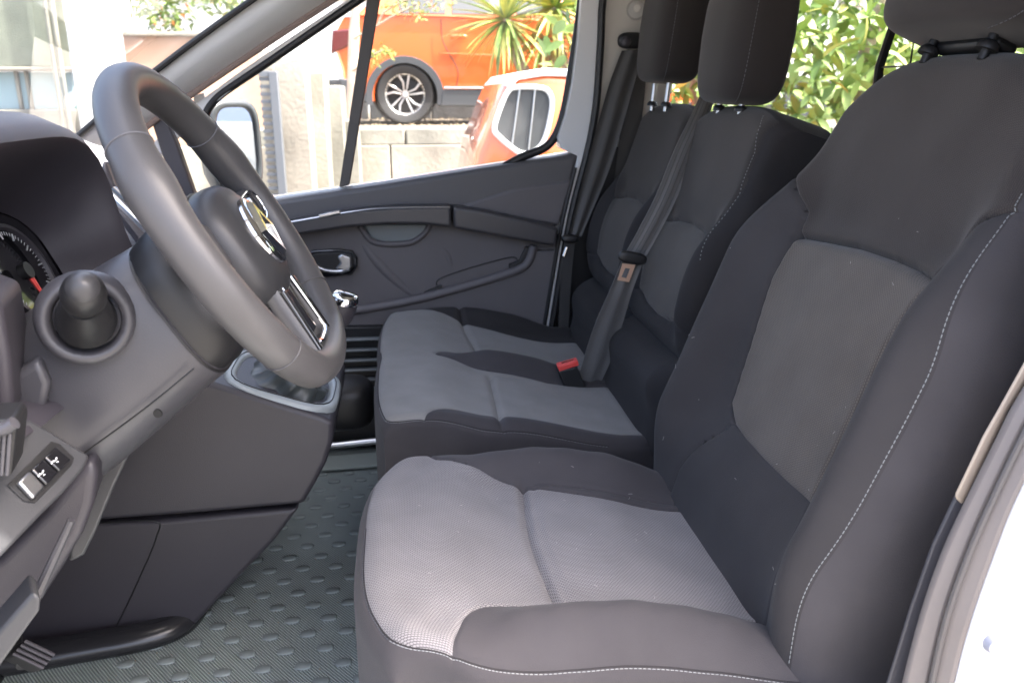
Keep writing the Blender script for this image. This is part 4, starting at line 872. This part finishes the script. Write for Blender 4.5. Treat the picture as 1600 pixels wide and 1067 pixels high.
slab2(-500, 110, 112, 172, 8.7, .1, 'glass_strip', 'bglass', bl); slab2(-500, 112, 172, 560, 8.6, .4, 'lower_wall', 'conc2', bl)
for px in (-60, 18, 34): slab2(px, px+6, 111, 172, 8.66, .05, 'mullion', 'conc2', bl)
for k, px in enumerate((82, 92)):
    a, b = PY(px, -300, 8.5), PY(px, 400, 8.5); b[0] = a[0] = PY(px, 80, 8.5)[0]; MB().tube([a, b], .022, 10).ob('downpipe', 'conc2', bl, 60)
wc = thing('white_post', 'broad white column beside the stucco building', 'column', (-5.5, 7.5, GZ)); slab2(110, 172, -400, 560, 7.6, .45, 'shaft', 'white', wc, .02)
# peach wall with planting, standing in for reflections in the glass
gwl = thing('reflection_wall', 'low peach wall standing in for reflections in the windscreen and side glass', 'wall', (-4, 8.2, GZ))
M['peach'] = mat('peach_reflection', (.48, .31, .22), .8, bump=(40, .4, .005), var=(2, .2))
slab2(176, 408, 55, 500, 8.4, .25, 'wall_body', 'peach', gwl, .02); slab2(172, 410, 50, 57, 8.36, .33, 'coping', 'conc', gwl, .01)

# leaves and trees
LEAF = [mat('leaf_light', (.22, .31, .075), .5, var=(3, .3)), mat('leaf_mid', (.10, .17, .035), .5, var=(3, .3)), mat('leaf_yellow', (.34, .33, .08), .55, var=(3, .3)), mat('leaf_flower', (.65, .22, .04), .6)]
for l in LEAF:
    l.node_tree.nodes['Principled BSDF'].inputs['Transmission Weight'].default_value = 0
BARK = mat('bark', (.30, .24, .18), .9, bump=(30, .8, .01), var=(4, .3))
def leafgeo(L, W, droop=.15):
    v = []; K = 4
    for i in range(K+1):
        t = i/K; w_ = W*sin(pi*min(.97, t*.9+.08))**.8; z = -droop*L*t*t
        v += [(t*L, -w_/2, z+.12*w_), (t*L, 0, z), (t*L, w_/2, z+.12*w_)]
    f = []
    for i in range(K): a = i*3; f += [(a, a+3, a+4, a+1), (a+1, a+4, a+5, a+2)]
    return v, f
def rmat(d, roll=0):
    q_ = Vector(d).to_track_quat('X', 'Z').to_matrix(); return q_ @ Matrix.Rotation(roll, 3, 'X')
def leafcloud(mb, c, n, R, L, W):
    v, f = leafgeo(L, W); 
    for i in range(n):
        u = rng.normal(size=3); u /= np.linalg.norm(u); p = np.array(c)+u*np.array(R)*rng.random()**.5
        d = rng.normal(size=3)+(0, 0, -.2); R3 = np.array(rmat(d/np.linalg.norm(d), random.uniform(-1.5, 1.5))); s_ = random.uniform(.7, 1.2)
        mb.add([p+R3 @ (np.array(q_)*s_) for q_ in v], f)
# hedge beyond the rear side window: the nearest leaves one by one, the rest as one mass
hd = thing('leafy_hedge', 'sunlit green broad leaved hedge outside the rear side window', 'hedge', (3.6, 6.0, GZ))
lv, lf = leafgeo(.135, .060); LM = []
for l in (LEAF[0], LEAF[1], LEAF[2]):
    me = bpy.data.meshes.new('leaf'); me.from_pydata(lv, [], lf); me.materials.append(l); me.shade_smooth(); LM.append(me)
for i in range(70):                       # rosettes of four leaves
    px, py = random.choice([(random.uniform(1245, 1410), random.uniform(-15, 190)), (random.uniform(1235, 1420), random.uniform(0, 190)), (random.uniform(1380, 1600), random.uniform(45, 95))]); c = PY(px, py, random.uniform(4.9, 5.5)); a0 = random.uniform(0, 6)
    for j in range(4):
        d = np.array((cos(a0+j*1.6), -.55+random.uniform(-.5, .5), sin(a0+j*1.6)))
        o = bpy.data.objects.new('leaf', LM[random.choice((0, 0, 0, 0, 0, 1, 1, 0, 2))]); C.objects.link(o); o.parent = hd; o.location = c-ORG[hd.name]
        o.rotation_euler = rmat(d/np.linalg.norm(d), random.uniform(-.6, .6)).to_euler(); s_ = random.uniform(.7, 1.2); o.scale = (s_, s_, s_)
for k, (mt, n) in enumerate(((LEAF[0], 2900), (LEAF[1], 1900), (LEAF[2], 160))):
    hm = MB()
    for c in ((1.75, 5.7, .1), (2.9, 5.9, .3), (3.9, 6.0, .1), (4.9, 6.2, .3), (3.3, 6.3, -.7), (5.8, 6.3, 0)): leafcloud(hm, c, n//6, (.85, .55, 1.15), .13, .058)
    hm.ob('foliage', mt, hd, 180, kind='stuff')
for x in (2.3, 3.6, 5.0): MB().tube(spl([(x, 6.2, GZ), (x+.1, 6.15, -.7), (x-.1, 6.2, .1), (x+.1, 6.2, .9)], 4), [.06]*12+[.03], 8).ob('stem', BARK, hd, 60)
# yucca with sword leaves in front of the orange car
yu = thing('yucca_plant', 'yucca with yellow green sword leaves in front of the orange car', 'plant', (2.2, 8.85, TZ))
def sword(L, W):
    v, f = [], []; K = 7
    for i in range(K+1):
        t = i/K; w_ = W*(.55+.45*sin(pi*min(t*1.6, .5)))*(1-t**2.5)+.001; z = -.16*L*t*t
        v += [(t*L, -w_/2, z+.25*w_), (t*L, 0, z), (t*L, w_/2, z+.25*w_)]
    for i in range(K): a = i*3; f += [(a, a+3, a+4, a+1), (a+1, a+4, a+5, a+2)]
    return v, f
sv, sf = sword(.62, .045); SM = []
YL = [mat('yucca_leaf', (.26, .34, .07), .45, var=(6, .2)), mat('yucca_leaf_yellow', (.46, .46, .12), .5, var=(6, .2)), mat('yucca_leaf_dry', (.40, .26, .12), .7, var=(6, .2)), mat('yucca_leaf_green', (.16, .24, .06), .45, var=(6, .2))]
for l in YL:
    me = bpy.data.meshes.new('leaf'); me.from_pydata(sv, [], sf); me.materials.append(l); me.shade_smooth(); SM.append(me)
random.seed(21)
for (px, py, Yd, n, dry) in ((790, 32, 8.80, 110, 0), (866, 14, 8.85, 110, 0), (850, 62, 8.75, 70, 1), (905, 40, 8.9, 40, 0)):
    c = PY(px, py, Yd)
    for i in range(n):
        el = rad(random.uniform(-62, 85)) if not dry else rad(random.uniform(-80, 30)); az = random.uniform(0, 2*pi)
        d = np.array((cos(el)*cos(az), cos(el)*sin(az), sin(el)))
        o = bpy.data.objects.new('leaf', SM[(0, 1, 3, 1)[random.randrange(4)] if not (dry and random.random() < .5) else 2]); C.objects.link(o); o.parent = yu; o.location = c+d*.03-ORG[yu.name]
        o.rotation_euler = rmat(d, random.uniform(-.3, .3)).to_euler(); s_ = random.uniform(.75, 1.1)*(.75 if dry else 1); o.scale = (s_, s_, s_)
    MB().tube(spl([(c[0]*.4+2.2*.6, 8.9, TZ-.05), (c[0]*.8+2.2*.2, 8.9, TZ+(c[2]-TZ)*.5), c], 5), [.075]*6+[.06]*4+[.05], 10).ob('trunk', BARK, yu, 60)
# slim tree left of the orange car
tr2 = thing('slim_tree', 'slim pale trunked young tree with yellow green leaf sprays before the orange car', 'tree', PY(548, 195, 8.8))
tk = [PY(547, 200, 8.8), PY(551, 120, 8.8), PY(553, 60, 8.8), PY(556, 0, 8.8), PY(562, -90, 8.8)]
MB().tube(spl(tk, 5), [.055]*12+[.045]*9, 10).ob('trunk', mat('pale_bark', (.52, .42, .34), .85, bump=(30, .8, .01), var=(4, .2)), tr2, 60)
for pts in (((553, 60), (590, 40), (615, 25), (650, 8)), ((551, 110), (570, 98), (588, 84), (602, 78)), ((590, 40), (600, 20), (625, 5), (660, -10)), ((556, 0), (600, -30), (650, -40)), ((556, -10), (520, -30), (480, -40))):
    MB().tube(spl([PY(a, b, 8.75) for a, b in pts], 4), .012, 6).ob('branch', BARK, tr2, 60)
for mt, n in ((LEAF[2], 16), (LEAF[0], 14), (LEAF[3], 3)):
    hm = MB()
    for (px, py, r_) in ((612, 12, .10), (640, 8, .12), (668, 14, .10), (650, 26, .08), (690, 4, .12), (583, 86, .07), (600, 78, .07), (588, 98, .07), (612, 84, .05), (625, -20, .2), (560, -30, .2), (500, -35, .2)): leafcloud(hm, PY(px, py, 8.7), n, (r_*1.3, r_, r_*.7), .045, .018)
    hm.ob('crown', mt, tr2, 180, kind='stuff')
# flowering shrub over the peach wall, also standing in for glass reflections
sh = thing('reflection_shrub', 'orange flowering shrub above the peach wall, standing in for glass reflections', 'shrub', PY(250, 60, 8.9))
for mt, n in ((LEAF[0], 80), (LEAF[1], 60), (LEAF[3], 12)):
    hm = MB()
    for (px, py, r_) in ((240, 10, .28), (268, 35, .22), (225, -20, .3), (300, -20, .3), (350, 0, .25)): leafcloud(hm, PY(px, py, 8.9), n, (r_, r_, r_*.8), .07, .03)
    hm.ob('foliage', mt, sh, 180, kind='stuff')
c = PY(255, 60, 8.9); MB().tube([(c[0], 8.9, GZ), (c[0], 8.9, -.3), c], [.05, .04, .02], 8).ob('stem', BARK, sh, 60)

# cars
OR = mat('orange_paint', (.66, .13, .028), .25, .1, coat=1.0); M['orange'] = OR
M['cladding'] = mat('grey_cladding', (.055, .062, .072), .55)
M['tyre'] = mat('tyre', (.022, .022, .024), .75, bump=(60, .3, .004)); M['carglass'] = mat('car_glass', (.07, .075, .078), .04, 0)
M['alloy'] = mat('machined_alloy', (.72, .70, .68), .28, .9)
def wheel_at(parent, cx, cy, cz, r=.34, name='wheel'):
    m = MB(); prof_ = [(.62, .0), (.70, -.02), (.93, -.03), (.99, -.01), (1.0, .04), (1.0, .17), (.97, .21), (.7, .22)]
    m.loft([[(cx+r*a*cos(t), cy+b, cz+r*a*sin(t)) for t in np.linspace(0, 2*pi, 48, endpoint=False)] for a, b in prof_], True, False)
    w_ = m.ob(name, 'tyre', parent, 50)
    m = MB(); m.loft([[(cx+r*a*cos(t), cy+b, cz+r*a*sin(t)) for t in np.linspace(0, 2*pi, 40, endpoint=False)] for a, b in ((.60, .10), (.64, -.005), (.68, -.015), (.70, .0))], True, False); m.ob('rim', 'alloy', w_, 50)
    m = MB(); m.loft([[(cx+r*a*cos(t), cy+b, cz+r*a*sin(t)) for t in np.linspace(0, 2*pi, 40, endpoint=False)] for a, b in ((.66, .07), (.05, .06))], True, True); m.ob('brake_disc', 'black', w_, 50)
    for k in range(5):
        t0 = 2*pi*k/5+.25
        def pt(rr, da, y): t = t0+da; return (cx+r*rr*cos(t), cy+y, cz+r*rr*sin(t))
        for s_ in (-1, 1):
            mm_ = MB(); mm_.loft([[pt(.12, s_*.35-.16, .0), pt(.12, s_*.35+.16, .0), pt(.12, s_*.35+.12, .03), pt(.12, s_*.35-.12, .03)], [pt(.40, s_*.20-.075, -.005), pt(.40, s_*.20+.075, -.005), pt(.40, s_*.20+.075, .03), pt(.40, s_*.20-.075, .03)], [pt(.665, s_*.27+.10-.05, -.01), pt(.665, s_*.27+.10+.05, -.01), pt(.665, s_*.27+.10+.05, .02), pt(.665, s_*.27+.10-.05, .02)]])
            fixn(mm_.ob('spoke', 'alloy', w_, 30, .002, 1))
    m = MB(); m.tube([(cx, cy+.02, cz), (cx, cy-.012, cz)], [.045, .035], 20); m.ob('hub_cap', 'alloy', w_, 40)
    return w_
suv = thing('orange_car', 'orange crossover parked on the terrace showing its rear wheel and dark cladding', 'car', PY(760, 190, 11)*np.array((1, 1, 0))+np.array((0, 0, TZ)))
Y0 = 10.2; wc_ = PY(633, 147, Y0); cx, cz = wc_[0], TZ+.34
def car_side(y, f=1.0, arch=.40):
    """side outline with the two wheel openings cut into the lower edge"""
    up = [(-.72, .62), (-.78, .85), (-.74, 1.05), (-.66, 1.18), (-.3, 1.215), (.6, 1.20), (1.5, 1.17), (2.3, 1.12), (3.0, 1.02), (3.45, .88), (3.58, .66), (3.60, .42), (3.55, .25)]
    lo = []
    for wx in (2.65, 0):
        lo += [(wx+arch*cos(t), .34-.03+arch*sin(t)) for t in np.linspace(rad(-8), rad(188), 16)]
    return [(cx+a, y, TZ+b) for a, b in up]+[(cx+a, y, TZ+max(b, .25)) for a, b in lo]+[(cx-.66, y, TZ+.28), (cx-.70, y, TZ+.45)]
def scl(L, sx, dz=0): mx0 = cx+1.4; return [(mx0+(p[0]-mx0)*sx, p[1], TZ+.7+(p[2]-TZ-.7)*(1-(1-sx)*1.5)) for p in L]
m = MB(); m.loft([scl(car_side(Y0+.10, arch=.37), .965), scl(car_side(Y0+.03, arch=.385), .985), car_side(Y0), car_side(Y0+.02, arch=.41), car_side(Y0+1.70, arch=.41), scl(car_side(Y0+1.80), .97)][1:]); bo = m.ob('body', 'orange', suv, 35)
# doors: thin gaps, handles
def yp(pts, y=Y0-.004): return [np.array((cx+a, y, TZ+b)) for a, b in pts]
for pts in (((.44, 1.17), (.46, .92), (.62, .62), (.60, .42)), ((1.35, 1.16), (1.36, .60), (1.30, .42)), ((2.25, 1.10), (2.20, .60), (2.22, .42)), ((.60, .42), (1.30, .42), (2.22, .42))): MB().tube(spl(yp(pts), 5), .006, 6).ob('panel_gap', 'black', suv)
for x in (.62, 1.52):
    m = MB(); m.quadric((cx+x+.02, Y0-.006, TZ+.985), np.eye(3), (.10, .022, .022), .7, .7); m.ob('door_handle', 'orange', suv, 180)
MB().tube(spl(yp(((.40, .80), (1.2, .78), (2.3, .80)), Y0-.002), 5), .018, 8, flat=.4).ob('side_crease', 'orange', suv, 180)
# cladding: arches, sill
for wx, nm in ((0, 'wheel_arch'), (2.65, 'wheel_arch')):
    m = MB(); A = [(cx+wx+r_*cos(t), TZ+.31+r_*sin(t)*1.0) for r_ in (1,) for t in (0,)]
    L = [[(cx+wx+r_*cos(t), Y0+y_, TZ+.31+r_*sin(t)) for r_, y_ in ((.375, .10), (.38, -.012), (.455, -.016), (.46, .0), (.46, .05))] for t in np.linspace(rad(-12), rad(192), 26)]
    m.loft(L, True, True); fixn(m.ob(nm, 'cladding', suv, 40))
m = MB(); m.prism([(cx+.40, TZ+.20), (cx+.44, TZ+.40), (cx+2.22, TZ+.40), (cx+2.26, TZ+.20)], Y0-.02, Y0+.3); fixn(m.ob('sill_cladding', 'cladding', suv, 40, .02, 3))
MB().tube(yp(((.46, .415), (2.2, .415)), Y0-.022), .012, 8).ob('sill_trim', 'chrome', suv)
m = MB(); m.prism([(cx-.70, TZ+.25), (cx-.76, TZ+.52), (cx-.52, TZ+.50), (cx-.42, TZ+.25)], Y0-.012, Y0+1.7); fixn(m.ob('rear_bumper', 'cladding', suv, 40, .02, 3))
m = MB(); m.prism([(cx-.83, TZ+.78), (cx-.80, TZ+1.04), (cx-.50, TZ+1.07), (cx-.56, TZ+.90)], Y0-.006, Y0+.25); fixn(m.ob('tail_lamp', mat('lamp_red', (.10, .010, .010), .15, coat=1), suv, 40, .02, 3))
m = MB(); gh = [(-.55, 1.19), (-.20, 1.52), (.5, 1.60), (1.3, 1.58), (1.95, 1.40), (2.45, 1.13)]
m.loft([[(cx+a, Y0+.10+(b-1.19)*.45, TZ+b) for a, b in gh], [(cx+a, Y0+1.60-(b-1.19)*.45, TZ+b) for a, b in gh]]); fixn(m.ob('cabin', 'orange', suv, 35, .03, 3))
for wn in (((-.02, 1.235), (-.05, 1.40), (.45, 1.52), (.52, 1.52), (.50, 1.235)), ((.57, 1.235), (.59, 1.525), (1.22, 1.51), (1.27, 1.235)), ((1.34, 1.235), (1.29, 1.505), (1.75, 1.40), (2.05, 1.235))):
    pts = [np.array((cx+a, Y0+.092+(b-1.19)*.45, TZ+b)) for a, b in wn]; m = MB(); m.slab(pts, (0, .02, 0)); fixn(m.ob('side_window', 'carglass', suv, 30, .006))
for wx in (0, 2.65):
    m = MB(); m.tube([(cx+wx, Y0+.30, TZ+.40), (cx+wx, Y0+.75, TZ+.40)], .41, 32); m.ob('wheel_well', 'black', suv, 40)
    m = MB(); m.loft([[(cx+wx+.40*cos(t), y, TZ+.31+.40*sin(t)) for t in np.linspace(rad(-8), rad(188), 24)] for y in (Y0+.04, Y0+.5)], False, False); m.ob('arch_liner', 'black', suv, 180)
    wheel_at(suv, cx+wx, Y0+.03, cz)
    o = bpy.data.objects['wheel' if wx == 0 else 'wheel.001']
m = MB(); m.box((cx+1.4, Y0+.95, TZ+.30), (3.6, 1.4, .14)); m.ob('underbody', 'black', suv, 30)
lw = thing('under_car_shade', 'low dark blocks added behind the orange car in place of the shade beneath it', 'wall', (2, 12.6, TZ))  # dark blocks added to stand in for the shade under the car
M['shade_dark'] = mat('shade_grey', (.055, .062, .070), .85, bump=(20, .7, .01), var=(3, .3))
for i in range(16): MB().box((-3.6+i*.9+random.uniform(-.02, .02), 12.7, TZ+.26), (.885, .28, .56+random.uniform(-.015, .015))).ob('shade_block', 'shade_dark', lw, 30, .02, 2)
# small car close behind the wall end, its window in a pale frame
sc2 = thing('small_orange_car', 'small orange car with rounded pale framed window close outside the passenger door', 'car', PY(860, 240, 5.6)*np.array((1, 1, 0))+np.array((0, 0, GZ)))
Yb = 5.2
def q3(pts, y): return xz(pts, Yb)
bodyp = [(742, 268), (746, 238), (760, 205), (774, 168), (790, 132), (806, 115), (850, 108), (960, 116), (1000, 150), (1040, 222), (1190, 250), (1210, 300), (1210, 420), (735, 420), (736, 300)]
bx = xz(bodyp, Yb); cxm = sum(p[0] for p in bx)/len(bx)
m = MB(); lp_ = lambda k, y, dz=0: [(cxm+(a-cxm)*k, y, -.6+(b+.6)*(1-(1-k)*.8)+dz) for a, b in bx]
m.loft([lp_(.90, Yb-.0), lp_(.97, Yb+.05), lp_(1, Yb+.16), lp_(1, Yb+1.35), lp_(.95, Yb+1.5)]); fixn(m.ob('body', 'orange', sc2, 180))
wq = [(772, 200), (783, 165), (794, 143), (806, 137), (840, 137), (856, 143), (862, 160), (858, 190), (850, 218), (838, 234), (815, 240), (796, 228), (780, 214)]
W1 = [np.array((a, Yb-.006, b)) for a, b in xz(wq, Yb)]; m = MB(); m.slab(W1, (0, .03, 0)); fixn(m.ob('side_window', 'carglass', sc2, 30, .004))
MB().tube(spl([p+np.array((0, -.004, 0)) for p in W1], 4, True), .016, 8, close=True).ob('window_surround', 'white', sc2, 180)
for a, b in (((812, 140), (800, 226)), ((836, 140), (826, 234))): MB().tube([PY(*a, Yb-.012), PY(*b, Yb-.012)], .006, 8).ob('window_bar', 'satin', sc2)
m = MB(); rf = xz([(790, 132), (806, 114), (850, 107), (945, 111), (940, 122), (850, 119), (810, 125), (796, 140)], Yb+.0); m.prism(rf, Yb-.01, Yb+1.4); fixn(m.ob('roof_panel', 'white', sc2, 40, .01))
for wx in (cxm-.45, cxm+1.1): wheel_at(sc2, wx, Yb+.02, GZ+.30, .30)

# silver car and trees further back along the van, met in the mirror glass
def copy_tree(o, parent=None, swap=None):
    c = o.copy(); C.objects.link(c); c.parent = parent
    for sl_ in c.material_slots:
        if swap and sl_.material and sl_.material.name.startswith(swap[0]): sl_.link = 'OBJECT'; sl_.material = swap[1]
    for ch in list(o.children): copy_tree(ch, c, swap)
    return c
silver = copy_tree(suv, None, ('orange_paint', mat('silver_paint', (.45, .47, .49), .25, .6, coat=1)))
silver.name = 'silver_car'; silver['label'] = 'silver crossover parked further back, met only in the wing mirror glass'; silver['category'] = 'car'
silver.location = (11.5, 4.6, GZ+E); silver.rotation_euler = (0, 0, rad(100))
ft = MB()
for i in range(9): leafcloud(ft, (19+rng.random()*3, -3+i*1.6, -.2+rng.random()*1.2), 420, (1.1, 1.1, 1.6), .26, .12)
tag(ft.ob('far_shrubbery', LEAF[1], None, 180, org=(20, 3, GZ)), 'distant mass of green shrubs at the end of the parking area', 'shrubbery', kind='stuff')
